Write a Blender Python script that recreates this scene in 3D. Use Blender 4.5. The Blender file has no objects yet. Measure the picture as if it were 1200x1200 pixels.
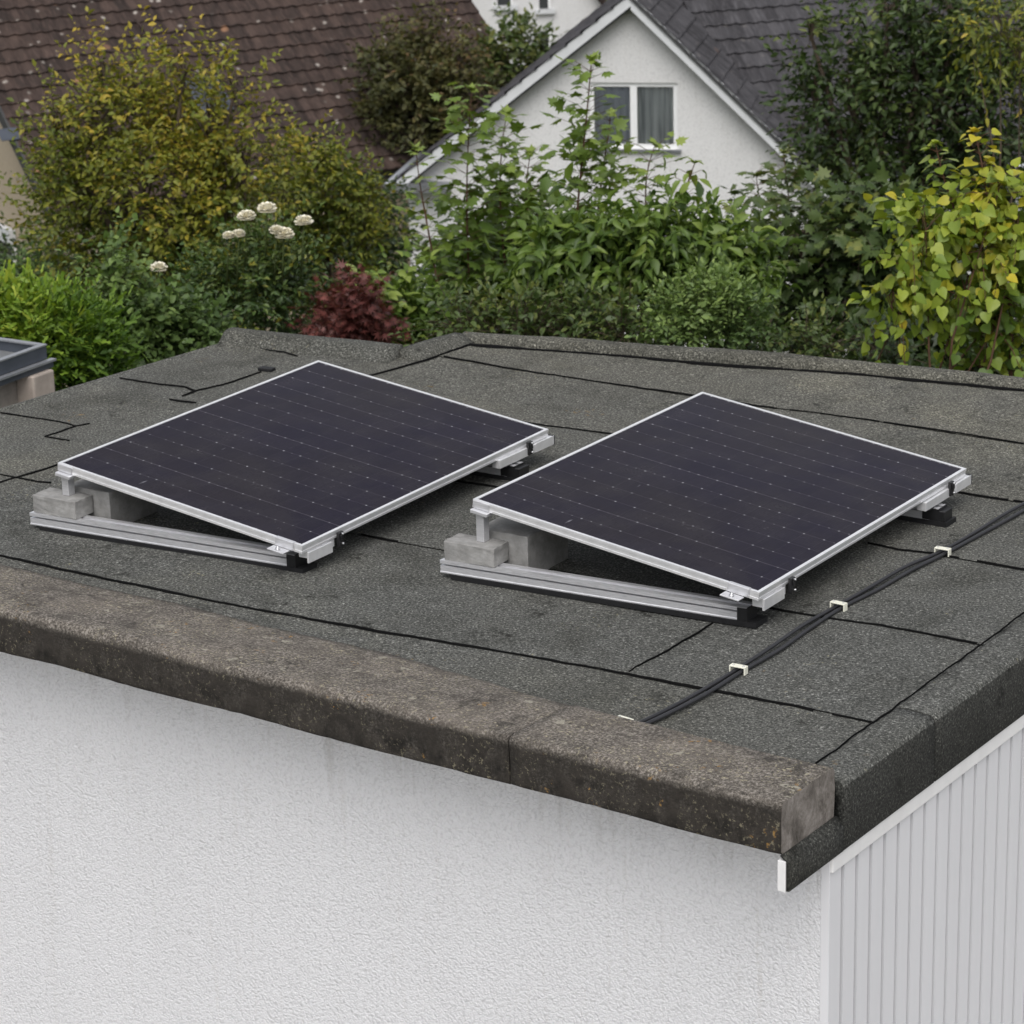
import bpy, math, random
import numpy as np
from mathutils import Vector, Matrix
random.seed(7)
rng = np.random.default_rng(11)
R_ = math.radians

# ------------------------------------------------------------------ scene, camera
scene = bpy.context.scene
col = scene.collection
CAM = Vector((3.5327, -6.2262, 3.2528))
FWD = Vector((-0.54959, 0.77544, -0.31088)).normalized()
F_PX = 3290.0
ROLL = -0.0258
RIGHT0 = FWD.cross(Vector((0, 0, 1))).normalized()
UP0 = RIGHT0.cross(FWD).normalized()
CRIGHT = RIGHT0 * math.cos(ROLL) + UP0 * math.sin(ROLL)
CUP = UP0 * math.cos(ROLL) - RIGHT0 * math.sin(ROLL)
FH = Vector((FWD.x, FWD.y, 0)).normalized()       # level direction of view
RH = RIGHT0.copy()                                  # level direction to the right
GROUND = -2.6                                       # the roof felt lies at z = 0

cd = bpy.data.cameras.new('camera')
cam = bpy.data.objects.new('camera', cd)
col.objects.link(cam)
cam.matrix_world = Matrix(((CRIGHT.x, CUP.x, -FWD.x, CAM.x), (CRIGHT.y, CUP.y, -FWD.y, CAM.y),
                           (CRIGHT.z, CUP.z, -FWD.z, CAM.z), (0, 0, 0, 1)))
cd.sensor_width = 36
cd.lens = 36 * F_PX / 1200
cd.clip_start = 0.1
cd.clip_end = 3000
cd.dof.use_dof = True
cd.dof.focus_distance = 8.8
cd.dof.aperture_fstop = 10
scene.camera = cam

def ray(u, v):
    return (FWD + CRIGHT * ((u - 600) / F_PX) + CUP * ((600 - v) / F_PX)).normalized()

def at(u, v, D):
    """the point seen in direction (u, v) at level distance D from the camera"""
    r = ray(u, v)
    return CAM + r * (D / r.dot(FH))

def on_plane(u, v, P, n):
    r = ray(u, v)
    return CAM + r * ((P - CAM).dot(n) / r.dot(n))

def fdist(x, y):
    return (x - CAM.x) * FH.x + (y - CAM.y) * FH.y

def ground_z(x, y):
    d = fdist(x, y)
    t = min(max((d - 15) / 27, 0), 1)
    t = t * t * (3 - 2 * t)
    return GROUND - 6.6 * t

# ------------------------------------------------------------------ object helpers
def tag(o, label=None, cat=None, group=None, kind=None):
    if label: o['label'] = label
    if cat: o['category'] = cat
    if group: o['group'] = group
    if kind: o['kind'] = kind
    return o

def thing(name, label, cat, loc=(0, 0, 0), rotz=0, group=None):
    o = bpy.data.objects.new(name, None)
    o.empty_display_size = 0.1
    col.objects.link(o)
    o.location = loc
    o.rotation_euler = (0, 0, rotz)
    return tag(o, label, cat, group)

class MB:
    """collects vertices and faces for one mesh object"""
    def __init__(s):
        s.v, s.f, s.sm = [], [], []
    def add(s, verts, faces, smooth=False):
        b = len(s.v)
        s.v += [tuple(p) for p in verts]
        s.f += [tuple(i + b for i in f) for f in faces]
        s.sm += [smooth] * len(faces)
        return s
    def box(s, x0, x1, y0, y1, z0, z1, M=None):
        vs = [Vector((x, y, z)) for z in (z0, z1) for y in (y0, y1) for x in (x0, x1)]
        if M is not None: vs = [M @ p for p in vs]
        return s.add(vs, [(0, 2, 3, 1), (4, 5, 7, 6), (0, 1, 5, 4), (2, 6, 7, 3), (0, 4, 6, 2), (1, 3, 7, 5)])
    def prism(s, poly, z0, z1, M=None):
        n = len(poly)
        vs = [Vector((p[0], p[1], z0)) for p in poly] + [Vector((p[0], p[1], z1)) for p in poly]
        if M is not None: vs = [M @ p for p in vs]
        fs = [tuple(range(n))[::-1], tuple(range(n, 2 * n))] + [(i, (i + 1) % n, n + (i + 1) % n, n + i) for i in range(n)]
        return s.add(vs, fs)
    def sweep(s, prof, pa, pb, X, Z):
        """profile (list of x, z) carried from pa to pb; X and Z are the profile axes"""
        n = len(prof)
        vs = [pa + X * a + Z * b for a, b in prof] + [pb + X * a + Z * b for a, b in prof]
        fs = [tuple(range(n))[::-1], tuple(range(n, 2 * n))] + [(i, (i + 1) % n, n + (i + 1) % n, n + i) for i in range(n)]
        return s.add(vs, fs)
    def tube(s, pts, rad, k=8, caps=True):
        pts = [Vector(p) for p in pts]
        n = len(pts)
        if not hasattr(rad, '__len__'): rad = [rad] * n
        up = Vector((0, 0, 1))
        vs = []
        for i, p in enumerate(pts):
            t = (pts[min(i + 1, n - 1)] - pts[max(i - 1, 0)])
            if t.length < 1e-9: t = Vector((0, 0, 1))
            t.normalize()
            a = t.cross(up)
            if a.length < 1e-3: a = t.cross(Vector((1, 0, 0)))
            a.normalize(); b = a.cross(t)
            for j in range(k):
                w = 2 * math.pi * j / k
                vs.append(p + (a * math.cos(w) + b * math.sin(w)) * rad[i])
        fs = [(i * k + j, i * k + (j + 1) % k, (i + 1) * k + (j + 1) % k, (i + 1) * k + j) for i in range(n - 1) for j in range(k)]
        if caps: fs += [tuple(range(k))[::-1], tuple(range((n - 1) * k, n * k))]
        return s.add(vs, fs, True)
    def build(s, name, mat, parent=None, bevel=0, seg=2, recalc=True):
        me = bpy.data.meshes.new(name)
        me.from_pydata(s.v, [], s.f)
        me.polygons.foreach_set('use_smooth', s.sm)
        if mat is not None: me.materials.append(mat)
        if recalc:
            import bmesh
            bm = bmesh.new(); bm.from_mesh(me)
            bmesh.ops.recalc_face_normals(bm, faces=bm.faces)
            bm.to_mesh(me); bm.free()
        o = bpy.data.objects.new(name, me)
        col.objects.link(o)
        if parent is not None: o.parent = parent
        if bevel:
            m = o.modifiers.new('bevel', 'BEVEL'); m.width = bevel; m.segments = seg; m.limit_method = 'ANGLE'
        return o

# ------------------------------------------------------------------ material helpers
class NT:
    def __init__(s, name):
        s.m = bpy.data.materials.new(name); s.m.use_nodes = True
        s.t = s.m.node_tree; s.n = s.t.nodes; s.l = s.t.links
        s.p = s.n['Principled BSDF']; s.out = s.n['Material Output']
        s.tc = s.n.new('ShaderNodeTexCoord')
    def node(s, typ, ins=None, **kw):
        q = s.n.new(typ)
        for k, v in kw.items(): setattr(q, k, v)
        for k, v in (ins or {}).items():
            s.put(v, q.inputs[k])
        return q
    def put(s, v, inp):
        if isinstance(v, bpy.types.NodeSocket): s.l.new(v, inp)
        elif isinstance(v, bpy.types.Node): s.l.new(v.outputs[0], inp)
        else: inp.default_value = v
    def coord(s, scale=(1, 1, 1), what='Object', rot=(0, 0, 0)):
        return s.node('ShaderNodeMapping', {'Vector': s.tc.outputs[what], 'Scale': scale, 'Rotation': rot}).outputs[0]
    def noise(s, vec, scale, detail=3, rough=0.55, dist=0.0):
        return s.node('ShaderNodeTexNoise', {'Vector': vec, 'Scale': scale, 'Detail': detail, 'Roughness': rough, 'Distortion': dist}).outputs[0]
    def vor(s, vec, scale, feature='F1', out='Distance', rnd=1.0):
        q = s.node('ShaderNodeTexVoronoi', {'Vector': vec, 'Scale': scale, 'Randomness': rnd}, feature=feature)
        return q.outputs[out]
    def ramp(s, fac, stops, mode='LINEAR'):
        q = s.node('ShaderNodeValToRGB', {'Fac': fac}); e = q.color_ramp.elements; q.color_ramp.interpolation = mode
        while len(e) < len(stops): e.new(0.5)
        for el, (pos, c) in zip(e, stops):
            el.position = pos; el.color = c if len(c) == 4 else (*c, 1)
        return q.outputs[0]
    def step(s, fac, a, b, lo=0.0, hi=1.0):
        return s.node('ShaderNodeMapRange', {'Value': fac, 'From Min': a, 'From Max': b, 'To Min': lo, 'To Max': hi}, clamp=True).outputs[0]
    def mix(s, fac, a, b, mode='MIX'):
        q = s.node('ShaderNodeMix', data_type='RGBA', blend_type=mode)
        s.put(fac, q.inputs[0])
        for v, i in ((a, q.inputs[6]), (b, q.inputs[7])):
            s.put((*v, 1) if isinstance(v, tuple) and len(v) == 3 else v, i)
        return q.outputs[2]
    def math(s, op, a, b=0.0, c=0.0):
        q = s.node('ShaderNodeMath', operation=op)
        s.put(a, q.inputs[0]); s.put(b, q.inputs[1]); s.put(c, q.inputs[2])
        return q.outputs[0]
    def sep(s, vec):
        return s.node('ShaderNodeSeparateXYZ', {0: vec}).outputs
    def bump(s, h, strength=0.5, dist=0.01, normal=None):
        q = s.node('ShaderNodeBump', {'Height': h, 'Strength': strength, 'Distance': dist})
        if normal is not None: s.put(normal, q.inputs['Normal'])
        return q.outputs[0]
    def set(s, base=None, rough=None, metal=None, normal=None, spec=None, **kw):
        for k, v in (('Base Color', base), ('Roughness', rough), ('Metallic', metal), ('Normal', normal), ('Specular IOR Level', spec)):
            if v is None: continue
            if k == 'Base Color' and isinstance(v, tuple) and len(v) == 3: v = (*v, 1)
            s.put(v, s.p.inputs[k])
        return s.m

# ---- roofing felt: mineral granules, tone of each sheet, dirt and lichen
def mat_felt(gain=1.0, name='roofing_felt'):
    t = NT(name); c = t.coord()
    tone = t.node('ShaderNodeAttribute', attribute_name='tone').outputs['Fac']
    g1 = t.noise(c, 125, 2, 0.7, 0.6)
    g2 = t.vor(c, 190)
    big = t.noise(c, 1.3, 5, 0.6)
    mid = t.noise(c, 9, 4, 0.6)
    base = t.ramp(g1, [(0.28, (0.018, 0.018, 0.017)), (0.46, (0.066, 0.067, 0.062)), (0.6, (0.14, 0.141, 0.131)), (0.75, (0.40, 0.40, 0.375))])
    base = t.mix(t.step(g2, 0.0, 0.35, 0.35, 0.0), base, (0.02, 0.02, 0.018))
    # brown weathering in clouds; grazing-view lightening painted in sheet by sheet
    base = t.mix(t.step(t.math('ADD', tone, t.math('MULTIPLY', t.math('SUBTRACT', big, 0.5), 1.6)), 0.1, 1.2, 0, 0.75), base, t.mix(1.0, base, (1.26, 1.19, 1.05), 'MULTIPLY'))
    base = t.mix(t.step(mid, 0.35, 0.65, 0.0, 0.45), base, t.mix(1.0, base, (0.72, 0.72, 0.7), 'MULTIPLY'))
    base = t.mix(t.step(t.noise(c, 1.9, 5, 0.7, 0.8), 0.5, 0.68, 0, 0.62), base, t.mix(1.0, base, (0.5, 0.5, 0.47), 'MULTIPLY'))
    base = t.mix(t.step(t.noise(t.coord((1, 1, 1), rot=(0, 0, 2)), 0.9, 5, 0.7, 0.5), 0.54, 0.7, 0, 0.5), base, t.mix(1.0, base, (1.6, 1.56, 1.42), 'MULTIPLY'))
    base = t.mix(t.math('MULTIPLY', t.step(t.noise(c, 5.5, 3, 0.6), 0.6, 0.68), t.step(t.noise(c, 45, 3, 0.7), 0.45, 0.6)), base, (0.018, 0.018, 0.015))
    lich = t.math('MULTIPLY', t.step(t.noise(c, 3.2, 2), 0.58, 0.64), t.step(t.noise(c, 62, 3, 0.7), 0.63, 0.68))
    base = t.mix(t.math('MULTIPLY', lich, 0.75), base, (0.34, 0.31, 0.2))
    och = t.math('MULTIPLY', t.step(t.noise(t.coord((1, 1, 1), rot=(0, 0, 1)), 2.1, 2), 0.66, 0.7), t.step(t.noise(c, 30, 3, 0.7), 0.58, 0.64))
    base = t.mix(t.math('MULTIPLY', och, 0.5), base, (0.27, 0.16, 0.045))
    if gain != 1.0: base = t.mix(1.0, base, (gain, gain, gain * 0.98), 'MULTIPLY')
    n = t.bump(t.math('ADD', t.math('MULTIPLY', g1, 1.0), t.math('MULTIPLY', mid, 0.6)), 0.75 if gain == 1 else 0.35, 0.006)
    n = t.bump(t.noise(c, 3.5, 2), 0.35, 0.02, n)
    return t.set(base, 0.92, 0, n, 0.25)

def mat_coping():
    t = NT('weathered_concrete'); c = t.coord()
    g = t.noise(c, 120, 3, 0.7); m = t.noise(c, 11, 5, 0.65); b = t.noise(c, 2.2, 4, 0.6)
    base = t.ramp(g, [(0.30, (0.03, 0.027, 0.024)), (0.5, (0.128, 0.113, 0.097)), (0.70, (0.34, 0.31, 0.275))])
    base = t.mix(t.step(m, 0.46, 0.7, 0, 0.6), base, (0.032, 0.029, 0.025))
    base = t.mix(t.step(b, 0.48, 0.7, 0, 0.4), base, (0.19, 0.163, 0.138))
    # black algae on the upright face, in runs
    st = t.noise(t.coord((5, 5, 2.2)), 2.2, 5, 0.7)
    xyz = t.sep(t.tc.outputs['Object']); z = xyz[2]
    alg = t.math('MULTIPLY', t.step(st, 0.3, 0.55, 0.68, 1.0), t.step(t.math('ADD', z, t.math('MULTIPLY', t.math('SUBTRACT', st, 0.5), 0.05)), 0.05, 0.025))
    alg = t.math('MULTIPLY', alg, t.step(xyz[1], 0.035, 0.012))
    base = t.mix(alg, base, t.mix(t.step(m, 0.35, 0.65), (0.011, 0.010, 0.0085), (0.038, 0.033, 0.028)))
    lich = t.math('MULTIPLY', t.math('MULTIPLY', t.step(t.noise(c, 4.5, 2), 0.42, 0.55), t.step(xyz[1], 0.0, 0.03, 0.3, 1.0)), t.step(t.noise(c, 75, 3, 0.75), 0.58, 0.65))
    base = t.mix(t.math('MULTIPLY', lich, 0.8), base, (0.42, 0.38, 0.26))
    fl = t.math('MULTIPLY', t.step(t.noise(c, 15, 4, 0.65, 0.6), 0.63, 0.67), t.step(xyz[1], 0.02, 0.05))
    base = t.mix(t.math('MULTIPLY', fl, 0.6), base, (0.36, 0.34, 0.275))
    dk = t.math('MULTIPLY', t.step(t.noise(t.coord((1, 1, 1), rot=(0, 0, 1)), 9, 4, 0.7, 0.5), 0.6, 0.66), t.step(xyz[1], 0.02, 0.05))
    base = t.mix(t.math('MULTIPLY', dk, 0.65), base, (0.03, 0.027, 0.024))
    och = t.math('MULTIPLY', t.step(t.noise(c, 6.1, 2), 0.6, 0.66), t.step(t.noise(c, 40, 3, 0.7), 0.6, 0.64))
    base = t.mix(t.math('MULTIPLY', och, 0.7), base, (0.3, 0.17, 0.05))
    n = t.bump(t.math('ADD', g, m), 0.7, 0.007)
    n = t.bump(t.noise(c, 6, 3), 0.5, 0.02, n)
    return t.set(base, 0.92, 0, n, 0.2)

def mat_end():
    t = NT('broken_concrete'); c = t.coord()
    st = t.noise(t.coord((6, 6, 4)), 2.0, 6, 0.75, 0.4); g = t.noise(c, 90, 3, 0.7)
    base = t.ramp(st, [(0.30, (0.045, 0.040, 0.035)), (0.47, (0.15, 0.134, 0.120)), (0.66, (0.28, 0.255, 0.235))])
    base = t.mix(t.step(g, 0.4, 0.7, 0, 0.4), base, (0.06, 0.05, 0.04))
    return t.set(base, 0.9, 0, t.bump(t.math('ADD', g, t.math('MULTIPLY', st, 2)), 0.5, 0.006), 0.2)

def mat_stucco(colr=(0.655, 0.655, 0.667), size=1.0, name='rough_cast_render', stains=1.0, bmp=0.6):
    t = NT(name); c = t.coord()
    w = t.noise(c, 34 / size, 2, 0.6)
    c2 = t.node('ShaderNodeVectorMath', {0: c, 1: t.node('ShaderNodeVectorMath', {0: t.node('ShaderNodeTexNoise', {'Vector': c, 'Scale': 60 / size}).outputs['Color'], 'Scale': 0.014 * size}, operation='SCALE').outputs[0]}, operation='ADD').outputs[0]
    v = t.vor(c2, 120 / size, 'SMOOTH_F1')
    v2 = t.noise(c2, 170 / size, 2, 0.6)
    fine = t.noise(c, 60 / size, 4, 0.7)
    big = t.noise(t.coord((1, 1, 0.25)), 2.4, 4, 0.6)
    h = t.math('ADD', t.math('MULTIPLY', v, -1.1), t.math('MULTIPLY', v2, 0.9))
    h = t.math('ADD', h, t.math('MULTIPLY', w, 0.3))
    base = t.mix(t.step(big, 0.35, 0.7, 0, 0.22 * stains), colr, tuple(x * 0.88 for x in colr))
    base = t.mix(t.step(v, 0.38, 0.75, 0, 0.4), base, tuple(x * 0.6 for x in colr))
    drip = t.math('MULTIPLY', t.step(t.noise(t.coord((30, 30, 1.2)), 1.0, 3, 0.6), 0.56, 0.75), t.step(fine, 0.4, 0.6))
    base = t.mix(t.math('MULTIPLY', drip, 0.3 * stains), base, (0.4, 0.37, 0.33))
    if size == 1.0:     # dirty runs that start under the coping
        z = t.sep(t.tc.outputs['Object'])[2]
        run = t.noise(t.coord((26, 26, 1.6)), 1.0, 4, 0.7)
        lim = t.math('SUBTRACT', -0.13, t.math('MULTIPLY', t.step(t.noise(t.coord((7, 7, 0)), 1.0, 3, 0.7), 0.35, 0.8), 0.45))
        msk = t.math('MULTIPLY', t.step(t.math('SUBTRACT', z, lim), -0.03, 0.12), t.step(run, 0.44, 0.7))
        base = t.mix(t.math('MULTIPLY', msk, 0.28), base, (0.24, 0.22, 0.19))
    return t.set(base, 0.9, 0, t.bump(h, bmp, 0.010 * size), 0.2)

def simple(name, c, rough=0.5, metal=0.0, spec=0.5, var=0.12, scale=30, bump=0.15, stretch=(1, 1, 1), bd=0.003):
    t = NT(name); v = t.coord(stretch)
    n = t.noise(v, scale, 4, 0.6)
    base = t.mix(t.step(n, 0.3, 0.7), tuple(x * (1 - var) for x in c), tuple(min(1, x * (1 + var)) for x in c))
    return t.set(base, t.step(n, 0.3, 0.7, rough * 0.88, min(1, rough * 1.12)), metal, t.bump(n, bump, bd), spec)

def mat_cells():
    t = NT('solar_glass')
    sx, sy, _ = t.sep(t.tc.outputs['Object'])          # x across (1.134), y along (1.575)
    PX, PY = 1.10 / 14, 1.541 / 14
    def grid(s, off, P, w):
        f = t.math('ABSOLUTE', t.math('SUBTRACT', t.math('FRACT', t.math('DIVIDE', t.math('SUBTRACT', s, off), P)), 0.5))
        return t.math('SUBTRACT', 0.5, f), f            # 0 at a line
    fx, _ = grid(sx, 0.017, PX, 0); fy, _ = grid(sy, 0.017, PY, 0)
    dx = t.math('MULTIPLY', fx, PX); dy = t.math('MULTIPLY', fy, PY)
    idx = t.math('ROUND', t.math('DIVIDE', t.math('SUBTRACT', sx, 0.017), PX)); idy = t.math('ROUND', t.math('DIVIDE', t.math('SUBTRACT', sy, 0.017), PY))
    rnd = t.node('ShaderNodeTexWhiteNoise', {'Vector': t.node('ShaderNodeCombineXYZ', {0: idx, 1: idy, 2: 0.5}).outputs[0]}).outputs['Value']
    rowr = t.node('ShaderNodeTexWhiteNoise', {'Vector': t.node('ShaderNodeCombineXYZ', {0: 3.3, 1: idy, 2: 2.5}).outputs[0]}).outputs['Value']
    v = t.coord()
    cl = t.noise(v, 1.7, 3, 0.6)
    cellid = t.node('ShaderNodeTexWhiteNoise', {'Vector': t.node('ShaderNodeCombineXYZ', {0: t.math('FLOOR', t.math('DIVIDE', t.math('SUBTRACT', sx, 0.017), PX)), 1: t.math('FLOOR', t.math('DIVIDE', t.math('SUBTRACT', sy, 0.017), PY)), 2: 1.0}).outputs[0]}).outputs['Value']
    base = t.mix(cellid, (0.0090, 0.0068, 0.0160), (0.0125, 0.0096, 0.0195))
    base = t.mix(t.step(cl, 0.4, 0.65), base, (0.0150, 0.0118, 0.0165))
    # busbars run along the panel; fine hatch
    bus = t.math('ABSOLUTE', t.math('SUBTRACT', t.math('FRACT', t.math('DIVIDE', sx, PX / 8)), 0.5))
    base = t.mix(t.math('MULTIPLY', t.step(bus, 0.42, 0.5), t.step(t.noise(t.coord((60, 9, 1)), 1.0, 2), 0.35, 0.7, 0.15, 0.75)), base, (0.03, 0.027, 0.033))
    # gaps between half cells
    base = t.mix(t.math('MULTIPLY', t.step(dx, 0.0016, 0.0006), 0.12), base, (0.05, 0.045, 0.05))
    line = t.math('MULTIPLY', t.step(dy, 0.0024, 0.001), t.step(rowr, 0.25, 0.95, 0.25, 0.8))
    base = t.mix(line, base, (0.075, 0.068, 0.082))
    d = t.math('ADD', t.math('MULTIPLY', dx, 1.0), t.math('MULTIPLY', dy, 1.0))
    dot = t.math('MULTIPLY', t.step(d, 0.0056, 0.0032), t.step(rnd, 0.15, 0.85, 0.25, 1.0))
    base = t.mix(dot, base, (0.26, 0.26, 0.28))
    half = t.math('ABSOLUTE', t.math('SUBTRACT', t.math('FRACT', t.math('DIVIDE', t.math('SUBTRACT', sx, 0.017), PX / 2)), 0.5))
    d2 = t.math('ADD', t.math('MULTIPLY', t.math('SUBTRACT', 0.5, half), PX / 2), dy)
    base = t.mix(t.math('MULTIPLY', t.step(d2, 0.004, 0.002), t.step(t.noise(v, 23, 1), 0.45, 0.6, 0.0, 0.6)), base, (0.4, 0.4, 0.42))
    # dust film and a few scuffs
    dust = t.noise(v, 5, 5, 0.65)
    base = t.mix(t.step(dust, 0.45, 0.75, 0, 0.05), base, (0.2, 0.19, 0.17))
    sc = t.math('MULTIPLY', t.step(t.noise(t.coord((1, 1, 1)), 3.1, 1), 0.69, 0.72), t.step(t.noise(t.coord((45, 7, 1), rot=(0, 0, 0.5)), 1.0, 2), 0.62, 0.68))
    base = t.mix(t.math('MULTIPLY', sc, 0.5), base, (0.3, 0.3, 0.33))
    t.p.inputs['IOR'].default_value = 1.28
    return t.set(base, t.step(dust, 0.3, 0.7, 0.12, 0.30), 0, t.bump(t.noise(v, 260, 1), 0.04, 0.001), 0.12)

M = {}
M['felt'] = mat_felt()
M['felt_edge'] = mat_felt(0.85, 'felt_edge_sheet')
M['felt_dark'] = mat_felt(0.42, 'felt_darker_faces')  # same felt, darkened, for verge faces below a set height
M['coping'] = mat_coping()
M['coping_end'] = mat_end()
M['stucco'] = mat_stucco()
M['bitumen'] = simple('bitumen', (0.005, 0.005, 0.005), 0.9, 0, 0.08, 0.5, 60, 0.6)
M['alu'] = simple('brushed_aluminium', (0.68, 0.68, 0.70), 0.38, 0.6, 0.5, 0.12, 5, 0.06, (2, 60, 60), 0.001)
M['alu_frame'] = simple('anodised_aluminium', (0.84, 0.84, 0.85), 0.32, 0.5, 0.5, 0.06, 24, 0.05)
M['cells'] = mat_cells()
M['rubber'] = simple('black_rubber', (0.008, 0.008, 0.009), 0.65, 0, 0.4, 0.3, 60, 0.3)
M['plastic_black'] = simple('black_plastic', (0.01, 0.01, 0.011), 0.4, 0, 0.5, 0.2, 60, 0.1)
M['steel'] = simple('galvanised_steel', (0.55, 0.55, 0.56), 0.35, 0.9, 0.5, 0.15, 90, 0.1)
M['cable'] = simple('cable_sheath', (0.022, 0.022, 0.025), 0.5, 0, 0.5, 0.25, 25, 0.1)
M['clip'] = simple('ivory_plastic', (0.74, 0.73, 0.62), 0.45, 0, 0.5, 0.08, 40, 0.1)
M['white_trim'] = simple('white_painted_board', (0.66, 0.655, 0.65), 0.55, 0, 0.4, 0.05, 14, 0.15)
M['groove_shade'] = simple('siding_groove_shade', (0.2, 0.2, 0.205), 0.7, 0, 0.2, 0.2, 20, 0.1)  # groove shade painted as a darker grey than the siding
M['grey_board'] = simple('pale_grey_board', (0.5, 0.49, 0.47), 0.6, 0, 0.3, 0.08, 20, 0.15)

def mat_block():
    t = NT('ballast_concrete'); c = t.coord()
    g = t.noise(c, 70, 4, 0.7); m = t.noise(c, 14, 4, 0.6); h = t.vor(c, 60)
    base = t.ramp(m, [(0.3, (0.19, 0.187, 0.18)), (0.55, (0.29, 0.286, 0.277)), (0.75, (0.36, 0.355, 0.345))])
    base = t.mix(t.step(g, 0.45, 0.72, 0, 0.4), base, (0.2, 0.19, 0.175))
    base = t.mix(t.step(h, 0.1, 0.04, 0, 0.5), base, (0.1, 0.095, 0.085))
    return t.set(base, 0.9, 0, t.bump(t.math('ADD', g, t.math('MULTIPLY', m, 0.5)), 0.5, 0.004), 0.2)
M['block'] = mat_block()

def mat_siding():
    t = NT('coated_siding'); c = t.coord()
    n = t.noise(t.coord((1, 1, 0.15)), 6, 4, 0.6)
    return t.set(t.mix(t.step(n, 0.3, 0.75), (0.60, 0.60, 0.615), (0.575, 0.575, 0.59)), 0.5, 0, t.bump(n, 0.03, 0.003), 0.4)
M['siding'] = mat_siding()

# ------------------------------------------------------------------ light
w = bpy.data.worlds.new('World'); scene.world = w; w.use_nodes = True
wt = w.node_tree
bg = wt.nodes['Background']
sky = wt.nodes.new('ShaderNodeTexSky'); sky.sky_type = 'NISHITA'; sky.sun_disc = False
SUN_EL, SUN_AZ = R_(56), R_(152)      # azimuth clockwise from +Y
sky.sun_elevation = SUN_EL; sky.sun_rotation = SUN_AZ
sky.air_density = 1.0; sky.dust_density = 3.0; sky.ozone_density = 1.0
hs = wt.nodes.new('ShaderNodeHueSaturation'); hs.inputs['Saturation'].default_value = 0.22   # cloud cover
wt.links.new(sky.outputs[0], hs.inputs['Color']); wt.links.new(hs.outputs[0], bg.inputs['Color'])
bg.inputs['Strength'].default_value = 0.13
sd = bpy.data.lights.new('sun', 'SUN'); sun = bpy.data.objects.new('sun', sd); col.objects.link(sun)
sd.energy = 1.1; sd.angle = R_(50); sd.color = (1.0, 0.97, 0.94)
sdir = Vector((math.sin(SUN_AZ) * math.cos(SUN_EL), math.cos(SUN_AZ) * math.cos(SUN_EL), math.sin(SUN_EL)))
sun.rotation_euler = (-sdir).to_track_quat('-Z', 'Y').to_euler()
vs = scene.view_settings
vs.view_transform = 'Standard'; vs.look = 'None'; vs.exposure = 0.48; vs.gamma = 1.0; vs.use_curve_mapping = False
scene.render.engine = 'CYCLES'
scene.cycles.use_denoising = True
scene.cycles.max_bounces = 7
scene.cycles.transparent_max_bounces = 6

# ------------------------------------------------------------------ ground
def build_ground():
    mb = MB()
    ds = [-300, -120, -40, -10, 0, 6, 10, 13] + list(np.linspace(15, 44, 25)) + [50, 60, 80, 120, 250, 600, 1500]
    ls = [-1500, -500, -200, -80, -50, -35, -25, -18, -12, -8, -4, 0, 4, 8, 12, 18, 25, 35, 50, 80, 200, 500, 1500]
    vs_ = []
    for d in ds:
        for l in ls:
            p = CAM + FH * d + RH * l
            z = ground_z(p.x, p.y)
            if 15 < d < 60: z += 0.15 * math.sin(l * 0.7 + d * 0.5)
            vs_.append((p.x, p.y, z))
    n = len(ls)
    fs = [(i * n + j, i * n + j + 1, (i + 1) * n + j + 1, (i + 1) * n + j) for i in range(len(ds) - 1) for j in range(n - 1)]
    mb.add(vs_, fs, True)
    t = NT('garden_soil_and_grass'); c = t.coord()
    a = t.noise(c, 0.35, 5, 0.6); b = t.noise(c, 7, 5, 0.7)
    base = t.ramp(b, [(0.3, (0.018, 0.026, 0.008)), (0.5, (0.04, 0.06, 0.014)), (0.7, (0.075, 0.095, 0.025))])
    base = t.mix(t.step(a, 0.45, 0.62), base, t.ramp(b, [(0.3, (0.025, 0.018, 0.011)), (0.7, (0.075, 0.055, 0.036))]))
    t.set(base, 0.95, 0, t.bump(b, 0.6, 0.06), 0.2)
    o = mb.build('ground', t.m)
    tag(o, 'sloping garden ground of soil and grass under the shrubs', None, None, 'structure')
    return o
build_ground()

# ------------------------------------------------------------------ garage
garage = thing('garage', 'white rendered garage with grey felt flat roof that carries both solar panels', 'garage', (0, 0, GROUND))
GI = Matrix.Translation((0, 0, -GROUND))
def g_child(mb, name, mat, **kw):
    o = mb.build(name, mat, garage, **kw)
    o.matrix_parent_inverse = Matrix.Translation((0, 0, -GROUND))
    return o

OUT = [(-5.0, 0.0), (0.03, 0.0), (0.03, 4.66), (-1.308, 4.40), (-3.06, 4.06), (-3.871, 3.85), (-3.90, 3.50), (-3.927, 3.44), (-4.80, 3.30)]
# walls: front stands back under the coping
WP = [(-4.86, 0.262), (-0.010, 0.262), (-0.010, 4.50), (-1.31, 4.26), (-3.06, 3.92), (-3.74, 3.74), (-3.82, 3.36), (-4.70, 3.2)]
g_child(MB().prism(WP, GROUND, -0.025), 'wall', M['stucco'])

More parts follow.
